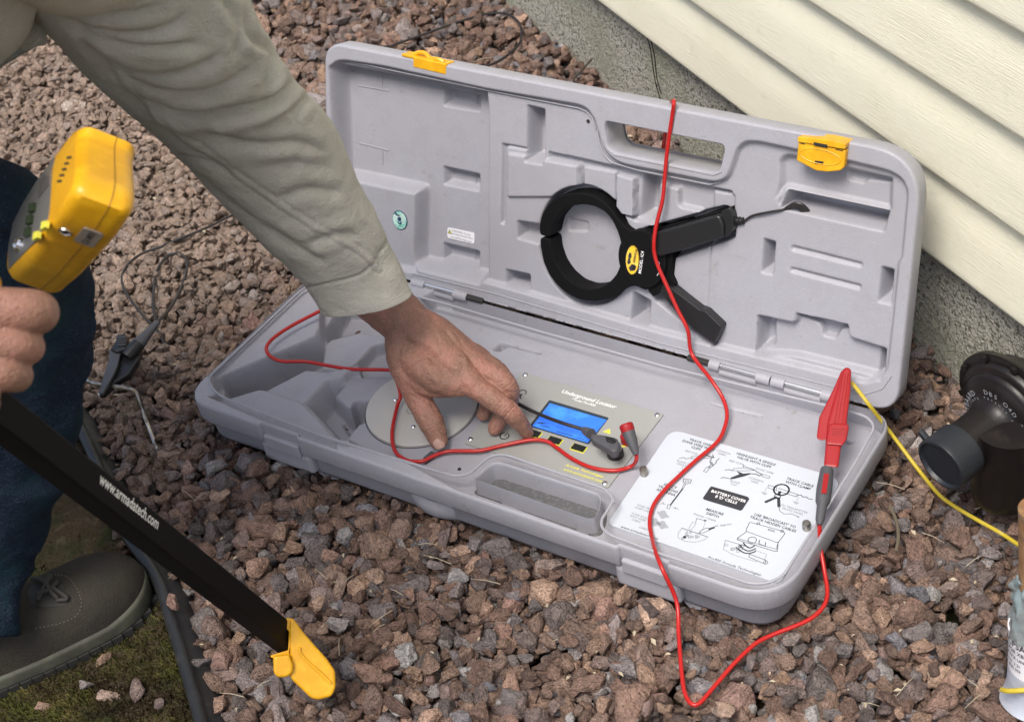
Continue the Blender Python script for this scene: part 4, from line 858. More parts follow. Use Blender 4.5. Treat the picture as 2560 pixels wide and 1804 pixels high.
# crocodile clip
k0, k1 = onz(cR9(990, 362), .002), onz(cR9(1040, 10), .008)
sr = seglathe(k0, k1, [(0, .0026), (.10, .0046), (.35, .0052), (.42, .0072), (.62, .0080), (.9, .0072), (1, .0066)], MGR, 'strain_relief', red)
pp0, pp1 = k0 + (k1 - k0) * .57, k0 + (k1 - k0) * .93; upv = -ray((2068, 1200))
MB().add(*box((pp0 + pp1) / 2 + upv * .0092, (pp1 - pp0) / np.linalg.norm(pp1 - pp0), np.cross((pp1 - pp0) / np.linalg.norm(pp1 - pp0), upv), upv, np.linalg.norm(pp1 - pp0), .0065, .0035)).build('red_window', MREDC, sr, smooth=False)
tip = atd(cD(1165, 812), np.linalg.norm(onz(cD(1165, 812), .0) - CX) - .07)
dK = np.linalg.norm(k1 - CX); dT = np.linalg.norm(tip - CX)
yk, yt = cR9(1040, 10)[1], cD(1165, 812)[1]
def clip_pt(q, lift=0.0):
    p = cD(*q); t = (yk - p[1]) / (yk - yt); return atd(p, dK * (1 - t) + dT * t - lift)
def cprism(nm, pts, l0, l1, m_, par, bw=.001):
    k = len(pts); V = [clip_pt(p, l0) for p in pts] + [clip_pt(p, l1) for p in pts]; Fb = [(i, (i + 1) % k, k + (i + 1) % k, k + i) for i in range(k)] + [tuple(range(k))[::-1], tuple(range(k, 2 * k))]
    o = MB().add(V, Fb).build(nm, m_, par, smooth=False); bevel(o, bw, 2, 25); return o
body = cprism('clip_body', [(1018, 1440), (1028, 1340), (1030, 1300), (1040, 1170), (1085, 1000), (1140, 822), (1170, 808), (1195, 825), (1190, 960), (1165, 1165), (1178, 1195), (1165, 1280), (1130, 1310), (1112, 1452)], -.006, .006, MREDC, red, .0025)
cprism('clip_lever', [(975, 1240), (990, 1130), (1030, 1050), (1080, 950), (1132, 830), (1150, 850), (1110, 1010), (1080, 1120), (1065, 1180), (1040, 1270), (1000, 1278), (975, 1265)], -.007, .0035, MREDC, red, .0015)
cprism('clip_collar', [(1050, 1180), (1075, 1165), (1170, 1170), (1180, 1190), (1165, 1270), (1140, 1310), (1030, 1300)], .004, .0095, MREDC, red, .002)
for k in range(4):
    cprism('grip_rib', [(1072 + k * 0, 1195 + k * 14), (1165, 1198 + k * 14), (1165, 1203 + k * 14), (1072, 1200 + k * 14)], .009, .0105, MREDC, body, .0003)
for k in range(3): cprism('body_rib', [(1085 + k * 22, 1160), (1140 + k * 16, 850), (1144 + k * 16, 850), (1092 + k * 22, 1160)], .005, .0072, MREDC, body, .0003)

# ------------------------------------------------------------------ black test lead
blk = thing('black_test_lead', 'thin black test lead with a black clip gripping the metal stake', 'cable')
bp = [onz(cC(1430, 800), -.004), onz(cC(1250, 745), -.003), onz(cC(1100, 690), -.006), onz(cC(950, 625), -.008), onz(cC(830, 563), -.010), onz((1240, 985), -.008), onz((1150, 930), .005), onz((1060, 880), .005), onz((980, 820), .0),
      onz((900, 745), .0), onz((850, 690), .010), np.array([-.012, .006, .02]), np.array([-.025, .05, .0]), np.array([-.04, .1, -.045])]
MB().add(*sweep(spline(bp, 200), .0021, 10)).build('cable', MBW, blk)
gz = GZ + .012
loop = [onz(q, gz) for q in (cR2(400, 300), cR2(520, 270), cR2(800, 170), cR2(1000, 105), cR2(1100, 85), cR2(1190, 90), cR2(1260, 135), cR2(1285, 200), cR2(1270, 280), cR2(1200, 350), cR2(1120, 400), cR2(1040, 428), cR2(980, 445))]
MB().add(*sweep(spline([loop[0] + np.array([-.08, -.02, -.002])] + loop, 120), .0020, 8)).build('cable', MBW, blk)
lc = [onz((700, 500), gz), onz(cR1(1500, 1365), gz), onz(cR1(1300, 1460), gz), onz(cR1(1050, 1560), gz), onz(cR4(1050, 35), gz), onz(cR4(920, 80), gz), onz(cR4(830, 140), gz), onz(cR4(780, 220), gz), onz(cR4(785, 300), gz), onz(cR4(840, 390), gz), onz(cR4(920, 490), gz), onz(cR4(1000, 570), gz - .002), onz(cR4(1055, 675), gz - .006)]
MB().add(*sweep(spline(lc, 160), .0017, 8)).build('cable', MBW, blk)
lc = [onz(q, z) for q, z in ((cR4(1010, 520), .0), (cR4(1080, 440), -.03), (cR4(1150, 320), gz), (cR4(1190, 200), gz), (cR4(1185, 120), gz), (cR4(1130, 85), gz), (cR4(1060, 110), gz), (cR4(1000, 200), gz), (cR4(980, 320), gz), (cR4(978, 430), gz), (cR4(1000, 520), gz - .003))]
MB().add(*sweep(spline(lc, 140), .0020, 8)).build('cable', MBW, blk)
z1 = .004; a_, b_ = onz(cR4(1010, 520), .0), onz(cR4(860, 690), -.008)
seglathe(a_, b_, [(0, .0030), (.15, .0045), (.6, .0065), (.7, .0078), (1, .0085)], MGR, 'strain_relief', blk)
seglathe(b_ + (a_ - b_) * .15, b_ + (b_ - a_) * .35, [(0, .0088), (.5, .0095), (1, .008)], MBK, 'clip_collar', blk)
def gp(q, z): return onz(cR4(*q), z)
def gprism(nm, pts, z0, th, m_, par, bw=.001):
    k = len(pts); top = [gp(p, z0) for p in pts]; V = [p - np.array([0, 0, th]) for p in top] + top
    Fb = [(i, (i + 1) % k, k + (i + 1) % k, k + i) for i in range(k)] + [tuple(range(k))[::-1], tuple(range(k, 2 * k))]
    o = MB().add(V, Fb).build(nm, m_, par, smooth=False); bevel(o, bw, 2, 25); return o
gprism('clip_body', [(690, 700), (780, 690), (850, 660), (900, 690), (880, 760), (820, 850), (720, 910), (660, 970), (625, 975), (650, 900), (700, 800)], -.012, .010, MBK, blk, .002)
gprism('clip_jaw', [(700, 690), (770, 705), (748, 800), (720, 860), (655, 975), (628, 975), (655, 880), (690, 760)], -.005, .004, MGR, blk, .001)
gprism('clip_lever', [(745, 600), (800, 595), (812, 640), (800, 690), (740, 710), (700, 690), (730, 655)], -.001, .008, MBK, blk, .002)
for k in range(4): gprism('grip_rib', [(750, 618 + k * 15), (802, 615 + k * 15), (802, 620 + k * 15), (750, 624 + k * 15)], .0008, .002, MGR, blk, .0003)
# right-angle plug in the panel
p0, p1, p2 = onz(cC(1425, 800), -.004), onz(cC(1500, 840), .0), onz(cC(1700, 905), .006)
bpl = seglathe(p0, p1, [(0, .0030), (.3, .0045), (1, .0060)], MGR, 'plug', blk)
o = gpl = MB(); 
def cz(q, z): return onz(cC(*q), z)
V = []
top = [cz(q, .010) for q in ((1490, 830), (1610, 840), (1735, 870), (1755, 930), (1740, 980), (1690, 1000), (1640, 960), (1500, 880))]; k = len(top)
V = [p - np.array([0, 0, .012]) for p in top] + top; Fb = [(i, (i + 1) % k, k + (i + 1) % k, k + i) for i in range(k)] + [tuple(range(k))[::-1], tuple(range(k, 2 * k))]
o = MB().add(V, Fb).build('plug_body', MGR, blk, smooth=False); bevel(o, .003, 3, 25)
top = [cz(q, .0112) for q in ((1625, 860), (1700, 870), (1725, 900), (1700, 925), (1640, 905))]; k = len(top)
V = [p - np.array([0, 0, .003]) for p in top] + top; Fb = [(i, (i + 1) % k, k + (i + 1) % k, k + i) for i in range(k)] + [tuple(range(k))[::-1], tuple(range(k, 2 * k))]
o = MB().add(V, Fb).build('plug_inset', MBK, blk, smooth=False); bevel(o, .001, 2, 25)
sc_ = np.r_[cu_((1718, 1030)), ZP]; seglathe(sc_, sc_ + np.array([0, 0, .012]), [(0, .0092), (.5, .0092), (.62, .0078), (1, .0072)], MBK, 'socket', panel)
sc2 = sc_ + np.array([.0, .0, .010]); seglathe(sc2, cz((1715, 960), .004), [(0, .0062), (1, .0070)], MGR, 'plug_stem', blk)

# ------------------------------------------------------------------ metal stake
stake = thing('metal_stake', 'bent bright metal rod stuck in the gravel with a black clip on it', 'stake')
sp_ = [onz((190, 931), -.016), onz(cR4(580, 907), -.016), onz(cR4(700, 928), -.015), onz(cR4(800, 942), -.016), onz(cR4(860, 965), -.018), onz(cR4(885, 1010), -.026), onz(cR4(920, 1110), -.045), onz(cR4(960, 1220), -.058), onz(cR4(1020, 1390), -.066)]
MB().add(*sweep(spline(sp_, 60), .0026, 10)).build('rod', MSTB, stake)
MB().add(*sweep([onz(cR4(640, 985), -.02), onz(cR4(662, 985), -.02)], .003, 10, 'round')).build('clip_tooth', MST, blk)

# ------------------------------------------------------------------ yellow wire
yw = thing('yellow_wire', 'faded yellow wire running from the red clip to the rusty pipe', 'wire')
wp_ = [clip_pt((1150, 900), 0), atd(cD(1200, 915), dT + .005)] + [onz(q, z) for q, z in ((cD(1300, 1040), .02), (cD(1400, 1170), -.01), (cD(1500, 1300), -.03), (cD(1620, 1460), -.045), (cD(1750, 1617), -.046), (cR9(1850, 240), -.044), (cR9(2000, 330), -.042), (cR9(2150, 415), -.038), (cR9(2290, 510), -.03), ((2590, 1400), -.02))]
MB().add(*sweep(spline(wp_, 140), .0021, 10)).build('wire', MYW, yw)
yw2 = tag(MB().add(*sweep(spline([onz((2505, 1723), -.036), onz((2520, 1726), -.030), onz((2560, 1724), -.024), onz((2620, 1714), -.024)], 24), .0024, 10)).build('wire_stub', MYW), 'short yellow wire end poking from the base of the wrapped pipe', 'wire')

# ------------------------------------------------------------------ gas fitting at the right
fit = thing('gas_regulator', 'glossy dark brown round gas regulator with a black capped outlet', 'regulator')
dF = 1.655
mouth = atd(cW(362, 1108), dF); flc = atd(cW(948, 646), dF + .052); axd = mouth - flc; LR_ = np.linalg.norm(axd); axd /= LR_
prf = [(-1.4, .030), (-.22, .032), (-.20, .050), (-.06, .060), (-.02, .0655), (.035, .066), (.045, .064), (.05, .0575), (.10, .0565), (.115, .0545), (.13, .0495), (.165, .0485), (.18, .0465), (.20, .0430), (.225, .0405), (.24, .0345), (.27, .0300), (.33, .0262), (.42, .0248), (.80, .0245)]
body = MB().add(*lathe(flc, axd, [(t * LR_, r_) for t, r_ in prf], 80)).build('regulator_body', MPIPE, fit, ang=50)
_, du, dw = frame(axd)
for t in np.linspace(0.2, 6.48, 11)[:-1]:
    c_ = flc + (du * math.cos(t) + dw * math.sin(t)) * .0608; MB().add(*cyl(c_ + axd * .0, c_ + axd * .0085, .0040, seg=6)).build('bolt', MPIPE, fit, ang=20)
cap = MB().add(*lathe(mouth - axd * .030, axd, [(0, .0258), (.0, .0278), (.024, .0284), (.029, .0290), (.0305, .0285), (.031, .0262), (.0275, .0245), (.0270, .002)], 56)).build('outlet_cap', MCAP, fit)
MB().add(*lathe(mouth - axd * .0035, axd, [(0, .020), (.0012, .0195), (.0012, .002)], 40)).build('cap_ring', MCAP, cap)
tc_ = atd(cW(235, 880), dF + .006); sdv = np.cross(axd, -ray((2300, 1090))); sdv /= np.linalg.norm(sdv)
o = MB().add(*box(tc_, axd, sdv, np.cross(axd, sdv), .006, .016, .007)).build('cap_tab', MCAP, cap, smooth=False); bevel(o, .0015)
pt = atd(cW(900, 1080), dF + .045)
MB().add(*sweep(spline([pt + np.array([0, 0, .05]), pt, pt + np.array([0, 0, -.040]), pt + np.array([0, 0, -.052]), pt + np.array([0, 0, -.058])], 24), np.r_[[.034] * 19, .0335, .032, .029, .025, .018], 48)).build('lower_body', MPIPE, fit)
mw = MB()
up_ = RC[1] - axd * (RC[1] @ axd); up_ /= np.linalg.norm(up_); du2 = np.cross(up_, axd); dw2 = up_
def arc_text(s, c, r, a0, da, size, h):
    for i, ch in enumerate(s):
        V, Fb = text_mesh(ch, size, size * .012); a = a0 - da * i; rd = du2 * math.cos(a) + dw2 * math.sin(a); tn = du2 * math.sin(a) - dw2 * math.cos(a)
        mw.add([c + rd * (r + y) + tn * x + axd * h for x, y, _ in V], Fb)
hC = flc + axd * (.245 * LR_)
arc_text('LY403BA6RD', hC, .0355, 3.35, .165, .0084, .0016); arc_text('INVESTIGATE', hC - axd * 0, .0300, 3.15, .15, .0036, .0045)
arc_text('DBS O4D 7', hC, .0365, 1.30, .17, .0078, .0016); arc_text('PATENTS 5482', hC, .0312, 1.35, .15, .0036, .0035)
mw.build('white_lettering', mat('worn_white_ink', (.30, .31, .33), .7), body, smooth=False)['kind'] = 'stuff'
# wrapped pipe in the corner
pipe = thing('wrapped_pipe', 'rusty upright pipe wrapped in clear plastic with a white tag', 'pipe')
pb0 = onz((2612, 1800), GZ); pb0[2] = -.075
def pz(px, z): return onz(px, z)
axp = np.array([0, 0, 1.]); rP = .029
pc0 = onz((2606, 1728), -.058)
ptop = onz((2606, 1270), .150)
MB().add(*sweep([pc0 + np.array([0, 0, -.02]), (pc0 + ptop) / 2, ptop], .020, 32)).build('pipe', MRUST, pipe)
rr = []; pts = []
for i, t in enumerate(np.linspace(.37, .64, 40)): pts.append(pc0 + (ptop - pc0) * t); rr.append(.0270 + .0035 * mnoise.noise(Vector((t * 9, 2, 1))) - (.007 * max(0, (t - .56) / .08)))
V, Fb = sweep(pts, rr, 40); V = np.array(V)
V = V + np.array([(lambda n_: (n_ * .007, n_ * .007, 0))(mnoise.noise(Vector((a * 45, b * 45, c_ * 22))) - abs(mnoise.noise(Vector((a * 70, b * 70, c_ * 50))))) for a, b, c_ in V])
MB().add(V, Fb).build('plastic_wrap', MWRAP, pipe)
V, Fb = sweep([pc0 + (ptop - pc0) * t for t in (.16, .2, .3, .38)], [.0300, .0297, .0295, .0297], 48); tagm = MB().add(V, Fb).build('tag', MWHT, pipe)
V, Fb = sweep([pc0 + (ptop - pc0) * t for t in (-.02, .0, .06, .165)], [.0385, .0345, .0315, .0300], 48); MB().add(V, Fb).build('white_sleeve', mat('white_plastic', (.42, .45, .52), .4, bump=[(30, .6, .005, one)]), pipe)
mw = MB(); axq = (ptop - pc0) / np.linalg.norm(ptop - pc0); toc = CX - pc0; toc -= axq * (toc @ axq); toc /= np.linalg.norm(toc); sd = np.cross(axq, toc)
for s_, dz_, sz_, m_ in (('SCPSA', .060, .010, 1), ('CPGR XB', .052, .006, 0), ('SERVICE LINE', .045, .005, 0), ('NO. 2 21', .038, .0045, 0), ('(800) 553', .032, .0045, 0)):
    V, Fb = text_mesh(s_, sz_, .01 * sz_)
    mw.add([(lambda a: pc0 + axq * (dz_ + y + .012) + (toc * math.cos(a) + sd * math.sin(a)) * .0305)((x / .030) - .95) for x, y, _ in V], Fb)
mw.build('tag_lettering', MINK, tagm, smooth=False)

# ------------------------------------------------------------------ lawn edging
edg = thing('lawn_edging', 'black plastic lawn edging with a rounded top between soil and gravel', 'edging')
EC2 = edge_curve(-.050)
MB().add(*sweep(EC2, .0068, 16)).build('rounded_top', MEDG, edg)
nrm = np.gradient(EC2, axis=0); nrm = np.c_[-nrm[:, 1], nrm[:, 0], np.zeros(len(nrm))]; nrm /= np.linalg.norm(nrm, axis=1)[:, None]
V = []; Fb = []
if (moss_side(EC2 + nrm * .05) > 0).mean() > .5: nrm = -nrm
for i in range(len(EC2)):
    wb = .5 + .5 * mnoise.noise(Vector((i * .25, 0, 0)))
    for off, z in ((.003, -.050), (.008, -.055), (.014 + .006 * wb, -.062 + .003 * wb), (.022 + .006 * wb, -.072), (.026, -.09)): V.append((*(EC2[i] + nrm[i] * off)[:2], z))
for i in range(len(EC2) - 1):
    for j in range(4): Fb.append((i * 5 + j, i * 5 + j + 1, (i + 1) * 5 + j + 1, (i + 1) * 5 + j))
MB().add(V, Fb).build('buried_skirt', MEDG, edg)

# ------------------------------------------------------------------ locator wand
wand = thing('locator_wand', 'yellow handheld locator on a square black wand with a yellow foot', 'locator')
wA = atd((-30, 1016), 1.12); wB = onz((700, 1585), .018)
wx = (wB - wA); wl = np.linalg.norm(wx); wx /= wl
tcam = CX - (wA + wB) / 2; wy = np.cross(wx, tcam); wy /= np.linalg.norm(wy); wz = np.cross(wx, wy)      # wz towards the camera
if wz @ tcam < 0: wz = -wz
rt = .50; wy2 = wy * math.cos(rt) + wz * math.sin(rt); wz2 = -wy * math.sin(rt) + wz * math.cos(rt)
o = MB().add(*box((wA + wB) / 2, wx, wy2, wz2, wl + .10, .0235, .0235)).build('wand_tube', MBKM, wand, smooth=False); bevel(o, .0022, 3)
tube = o
# lettering on the face that looks up
vd = -ray((330, 1240)); cand = [n_ for n_ in (wy2, -wy2, wz2, -wz2) if n_ @ vd > .05]; cand.sort(key=lambda n_: -(n_ @ (RC[1] + RC[0]))); nf = cand[0]
xf = wx; yf = np.cross(nf, xf)
V, Fb = text_mesh('www.armadatech.com', .0122, .0002, 1.0)
d_ = ray((330, 1240)); t_ = np.dot((wA + nf * .0119) - CX, nf) / np.dot(d_, nf); pc_ = CX + d_ * t_
al = (pc_ - wA) @ wx; pc_ = wA + wx * al + nf * .0119 + yf * (.0035 if yf @ RC[1] > 0 else -.0035)
MB().add([pc_ + xf * x + yf * y + nf * .0002 for x, y, _ in V], Fb).build('printed_address', MWI, tube, smooth=False)
# yellow foot
fB = wB + wx * (-.012)
fo_px = [cR7(*q) for q in ((1785, 975), (1835, 952), (1875, 962), (1930, 1040), (2090, 1220), (2140, 1290), (2145, 1400), (2125, 1450), (2020, 1478), (1990, 1475), (1830, 1340), (1760, 1330), (1742, 1300), (1745, 1210), (1725, 1200), (1740, 1185), (1840, 1160), (1842, 1040))]
dfo = np.linalg.norm(wB - CX); nF = -ray((730, 1620))
fdir = onz((800, 1720), -.04)
def fpt2(p, dep): 
    t = (p[1] - 1540) / 200; return atd(p, dfo - .022 + .014 * t + dep)
def fprism(nm, pts, d0, d1, m_, par, bw):
    k = len(pts); V = [fpt2(p, d1) for p in pts] + [fpt2(p, d0) for p in pts]; Fb = [(i, (i + 1) % k, k + (i + 1) % k, k + i) for i in range(k)] + [tuple(range(k))[::-1], tuple(range(k, 2 * k))]
    o = MB().add(V, Fb).build(nm, m_, par, smooth=False); bevel(o, bw, 4, 25); return o
ft = fprism('foot', [cR7(*q) for q in ((1842, 1035), (1848, 960), (1885, 975), (1935, 1045), (2090, 1220), (2138, 1290), (2142, 1395), (2115, 1452), (2030, 1475), (1985, 1465), (1850, 1335), (1850, 1160))], .0, .034, MYE, wand, .0075)
fprism('foot_rim', [cR7(*q) for q in ((1785, 975), (1835, 952), (1870, 958), (1900, 1000), (1860, 1060), (1845, 1170), (1850, 1200), (1740, 1210), (1724, 1202), (1728, 1190), (1838, 1158), (1842, 1038))], .002, .030, MYE, ft, .003)
fprism('foot_knob', [cR7(*q) for q in ((1742, 1195), (1845, 1185), (1870, 1250), (1868, 1300), (1830, 1330), (1770, 1332), (1745, 1305))], -.007, .022, MYE, ft, .006)
V, Fb = sweep(spline([fpt2(cR7(*q), -.0008) for q in ((1912, 1140), (1912, 1165), (1940, 1210), (2050, 1310), (2110, 1368))], 24), .0016, 8); MB().add(V, Fb).build('foot_ridge', MYE, ft)
# grip and head
hd = 1.09
gA, gB_ = atd((-30, 1010), hd + .02), atd((-10, 690), hd + .0)
grip = MB().add(*sweep(spline([wA - wx * .01 - wz * .012, atd((-60, 930), hd + .03), atd((-60, 790), hd + .025)], 30), .0125, 24)).build('grip', MBK, wand)
# head frame in camera directions: normal of the keypad face, its long axis
nh = np.array([-.865, .325, .37]); nh /= np.linalg.norm(nh); uh = np.array([.369, .919, .055]); uh -= nh * (uh @ nh); uh /= np.linalg.norm(uh); vh = np.cross(nh, uh)
toW = lambda v: RC.T @ v
NH, UH, VH = toW(nh), toW(uh), toW(vh)
H0 = atd(cF(330, 600), hd)                 # a point on the near ridge of the face
def hface(q, lift=0.0):
    d = ray(cF(*q)); t = ((H0 + NH * lift) - CX) @ NH / (d @ NH); P = CX + d * t - H0; return np.array([P @ UH, P @ VH])
def hw(u, v, n_): return H0 + UH * u + VH * v + NH * n_
fo = [hface(q) for q in ((474, 66), (456, 110), (450, 200), (445, 340), (418, 450), (330, 600), (230, 735), (130, 870), (40, 962), (22, 930), (30, 830), (62, 650), (130, 520), (230, 350), (320, 225), (400, 120), (440, 75))]
fo = np.array(fo)
hp = fillet(fo, .010, 6); hp = spline(np.c_[np.vstack([hp, hp[:1]]), np.zeros(len(hp) + 1)], 120)[:-1, :2]; T_ = .040
shell = MB().add(*puff(hp, hw, -T_, 0.0, .009)).build('housing', MYE, wand, ang=60)
V, Fb = sweep([hw(*p, -T_ * .62) for p in np.vstack([(hp - hp.mean(0)) * 1.0 + hp.mean(0), hp[:1]])], .00045, 6); MB().add(V, Fb).build('seam', mat('seam_brown', (.25, .13, .01), .6), shell)
kp = [hface(q, .0005) for q in ((316, 258), (300, 330), (285, 560), (270, 640), (200, 750), (48, 908), (48, 780), (75, 640), (130, 530), (210, 400))]
keyp = MB().add(*prism(fillet(kp, .002, 3), hw, -.001, .0006)).build('keypad', mat('keypad_grey', (.16, .16, .155), .35), shell, smooth=False)
def kpoly(nm, pts, m_, h_=.0012): return MB().add(*prism([hface(q, h_) for q in pts], hw, .0004, h_)).build(nm, m_, keyp, smooth=False)
kpoly('display', [(300, 300), (283, 420), (215, 500), (230, 400)], mat('display_glass', (.20, .18, .17), .12))
for q in ((175, 550), (160, 620), (148, 690)): kpoly('key', [(q[0] - 16, q[1] + 30), (q[0] - 10, q[1] - 20), (q[0] + 18, q[1] - 30), (q[0] + 12, q[1] + 18)], mat('key_green', (.03, .05, .02), .5), .003)
for q in ((248, 652), (202, 712)): kpoly('key', [(q[0] - 16, q[1] + 28), (q[0] - 10, q[1] - 18), (q[0] + 18, q[1] - 26), (q[0] + 12, q[1] + 12)], MYI, .003)
pb9 = hface((115, 770), .001); MB().add(*lathe(hw(*pb9, .0), NH, [(0, .006), (.004, .0055), (.006, .003)], 16)).build('knob', MST, keyp)
for k in range(5):
    cx_, cy_ = 400 - 14 * k, 264 + 34 * k
    MB().add(*prism([hface((cx_ + a, cy_ + b), .0) for a, b in ((-14, -4), (12, -9), (15, 4), (-11, 9))], hw, -.0004, .0003)).build('speaker_slot', MSOLD, shell, smooth=False)
# side face details: jack and voltage label
def hside(q, n_guess):                     # point where the sight line meets the near side of the housing
    d = ray(cF(*q)); best = None
    for i in range(len(hp)):
        a, b = hp[i], hp[(i + 1) % len(hp)]; A_, B_ = hw(*a, 0), hw(*b, 0); e_ = B_ - A_
        if np.linalg.norm(e_) < 1e-5: continue
        nn = np.cross(e_, NH); nn /= np.linalg.norm(nn); dn = d @ nn
        if abs(dn) < 1e-6: continue
        t = (A_ - CX) @ nn / dn; P = CX + d * t; s_ = (P - A_) @ e_ / (e_ @ e_); h_ = (P - A_) @ NH
        if -.02 <= s_ <= 1.02 and -T_ <= h_ <= 0 and (best is None or t < best[0]): best = (t, P, nn if nn @ d < 0 else -nn, e_ / np.linalg.norm(e_))
    return best
b_ = hside((378, 692), 0)
if b_:
    _, P_, nn, e_ = b_
    jk = MB().add(*lathe(P_ - nn * .001, nn, [(0, .0050), (.0016, .0048), (.0020, .0036), (.0009, .0032), (.0008, .001)], 28)).build('jack', MST, shell)
    MB().add(*cyl(P_ + nn * .0001, P_ + nn * .0012, .0022, seg=14)).build('jack_pin', MSOLD, jk)
b_ = hside((512, 722), 0)
if b_:
    _, P_, nn, e_ = b_
    if e_ @ RC[1] < 0: e_ = -e_
    hx = np.cross(e_, nn)
    def lw(u, v, n_): return P_ + e_ * u + hx * v + nn * n_
    lb = MB().add(*prism(fillet([(-.016, -.0068), (.016, -.0068), (.016, .0068), (-.016, .0068)], .003), lw, .0002, .0007)).build('voltage_label', mat('label_grey', (.30, .26, .22), .4), shell, smooth=False)
    V, Fb = text_mesh('12V MAX', .0068, .0001); MB().add([lw(x, y, .0009) for x, y, _ in V], Fb).build('label_lettering', MINK, lb, smooth=False)
# yellow neck joining the head and the grip
MB().add(*sweep(spline([atd((-60, 820), hd + .030), atd((-52, 745), hd + .026), atd((-42, 712), hd + .026)], 20), .0115, 24, 'round')).build('neck', MYE, wand)

# ------------------------------------------------------------------ person
person = thing('person', 'person in khaki shirt and dark jeans reaching down to press the panel', 'person')
def remesh(name, shapes, voxel, m_, parent, smooth=6, disp=None):
    mb = MB()
    for V, Fb in shapes: mb.add(V, Fb)
    o = mb.build(name, None, None); md = o.modifiers.new('r', 'REMESH'); md.mode = 'VOXEL'; md.voxel_size = voxel
    sm = o.modifiers.new('s', 'SMOOTH'); sm.factor = .6; sm.iterations = smooth
    dg = bpy.context.evaluated_depsgraph_get(); dg.update(); me = bpy.data.meshes.new_from_object(o.evaluated_get(dg)); bpy.data.objects.remove(o)
    me.materials.clear(); me.materials.append(m_); n = bpy.data.objects.new(name, me); COL.objects.link(n); n.parent = parent
    me.polygons.foreach_set('use_smooth', [True] * len(me.polygons)); return n
def limb(P, R, n=40, flat=None): 
    Q = spline(np.c_[np.array(P), np.array(R)], n); return sweep(Q[:, :3], Q[:, 3], 24, 'round', flat)
K = lambda x, y, z: onz(cK(x, y), z)
wr = K(400, 370, .088); 
cuffc = onz((905, 700), .130)
elb = atd((560, 300), 1.62)
up3 = np.array([0, 0, 1.])
iM, iP, iD, iT = K(940, 880, .050), K(1215, 1070, .030), K(1330, 1180, .010), K(1408, 1288, -.0125)
mM, mP, mD, mT = K(1000, 740, .052), K(1235, 880, .040), K(1235, 1060, .010), K(1135, 1245, -.013)
rM, rP_, rD, rT = K(940, 640, .045), K(1180, 790, .024), K(1130, 960, .0), K(1040, 1130, -.010)
lM, lP, lD, lT = K(840, 560, .038), K(1020, 640, .020), K(1060, 760, .0), K(1010, 900, -.010)
tC, tM, tI, tT = K(400, 760, .055), K(500, 1010, .026), K(600, 1200, .008), K(660, 1345, -.008)
shapes = [limb([elb, (elb + cuffc) / 2, cuffc, wr], [.042, .040, .033, .0275]),
          limb([wr, K(640, 560, .075), iM], [.027, .022, .0145]), limb([wr, K(680, 500, .075), mM], [.026, .021, .0145]), limb([wr, K(640, 450, .068), rM], [.024, .020, .0135]), limb([wr, K(560, 420, .062), lM], [.023, .019, .013]),
          limb([K(380, 560, .072), K(560, 760, .062), K(760, 860, .052), iM], [.022, .019, .016, .012]), limb([wr, K(370, 600, .07), tC], [.026, .021, .018]), limb([tC, K(560, 860, .048), K(760, 900, .045)], [.017, .016, .012]),
          limb([K(560, 700, .05), K(760, 640, .045)], [.02, .02]),
          limb([iM, iP, iD, iT], [.0132, .0118, .0100, .0074]), limb([mM, mP, mD, mT], [.0130, .0122, .0106, .0084]), limb([rM, rP_, rD, rT], [.0122, .0112, .0100, .0080]), limb([lM, lP, lD, lT], [.0112, .0100, .0090, .0072]),
          limb([tC, tM, tI, tT], [.0185, .0150, .0140, .0108]), limb([K(1215, 1070, .030), K(1216, 1071, .030)], [.0124, .0124], 4), limb([iM, iM + up3 * .001], [.0142, .0142], 4), limb([tI, tI + up3 * .001], [.0146, .0146], 4)]
rh = remesh('body', shapes, .0011, MSK, person, 7)
# left fist round the grip
hL = 1.06
def fing(y, xr, r, z=0): return limb([atd((-190, y - 25), hL - .012), atd((-40, y - 10), hL - .020), atd((xr - 62, y), hL - .014), atd((xr - 45, y + 4), hL + .006), atd((xr - 75, y + 8), hL + .022), atd((xr - 150, y + 12), hL + .028)], [r * 1.05, r, r * 1.05, r, r * .92, r * .85])
sL = [fing(778, 137, .0132), fing(864, 110, .0112), fing(935, 84, .0105), fing(1004, 8, .0092), limb([atd((-190, 760), hL), atd((-200, 980), hL)], [.026, .024]), limb([atd((-200, 870), hL), atd((-420, 820), hL - .02), atd((-800, 500), hL)], [.035, .03, .04])]
lh = remesh('lh', sL, .0012, MSK, person, 5)
torso_c = atd((-620, -560), 1.25); sh_r = atd((60, -330), 1.28); sh_l = atd((-800, -200), 1.2)
hips = onz((-750, 950), .25)
tb = remesh('tb', [limb([torso_c, (torso_c + hips) / 2 + up3 * .05, hips], [.10, .11, .12]), limb([sh_r, torso_c, sh_l], [.05, .08, .05]), limb([sh_r, atd((340, 20), 1.52), elb], [.05, .035, .035]), limb([sh_l, atd((-800, 500), hL)], [.045, .04])], .012, MSK, person, 3)
bm = bmesh.new(); 
for q in (rh, lh, tb): bm.from_mesh(q.data)
bm.to_mesh(rh.data); bm.free()
for q in (lh, tb): bpy.data.objects.remove(q)
rh.data.polygons.foreach_set('use_smooth', [True] * len(rh.data.polygons))
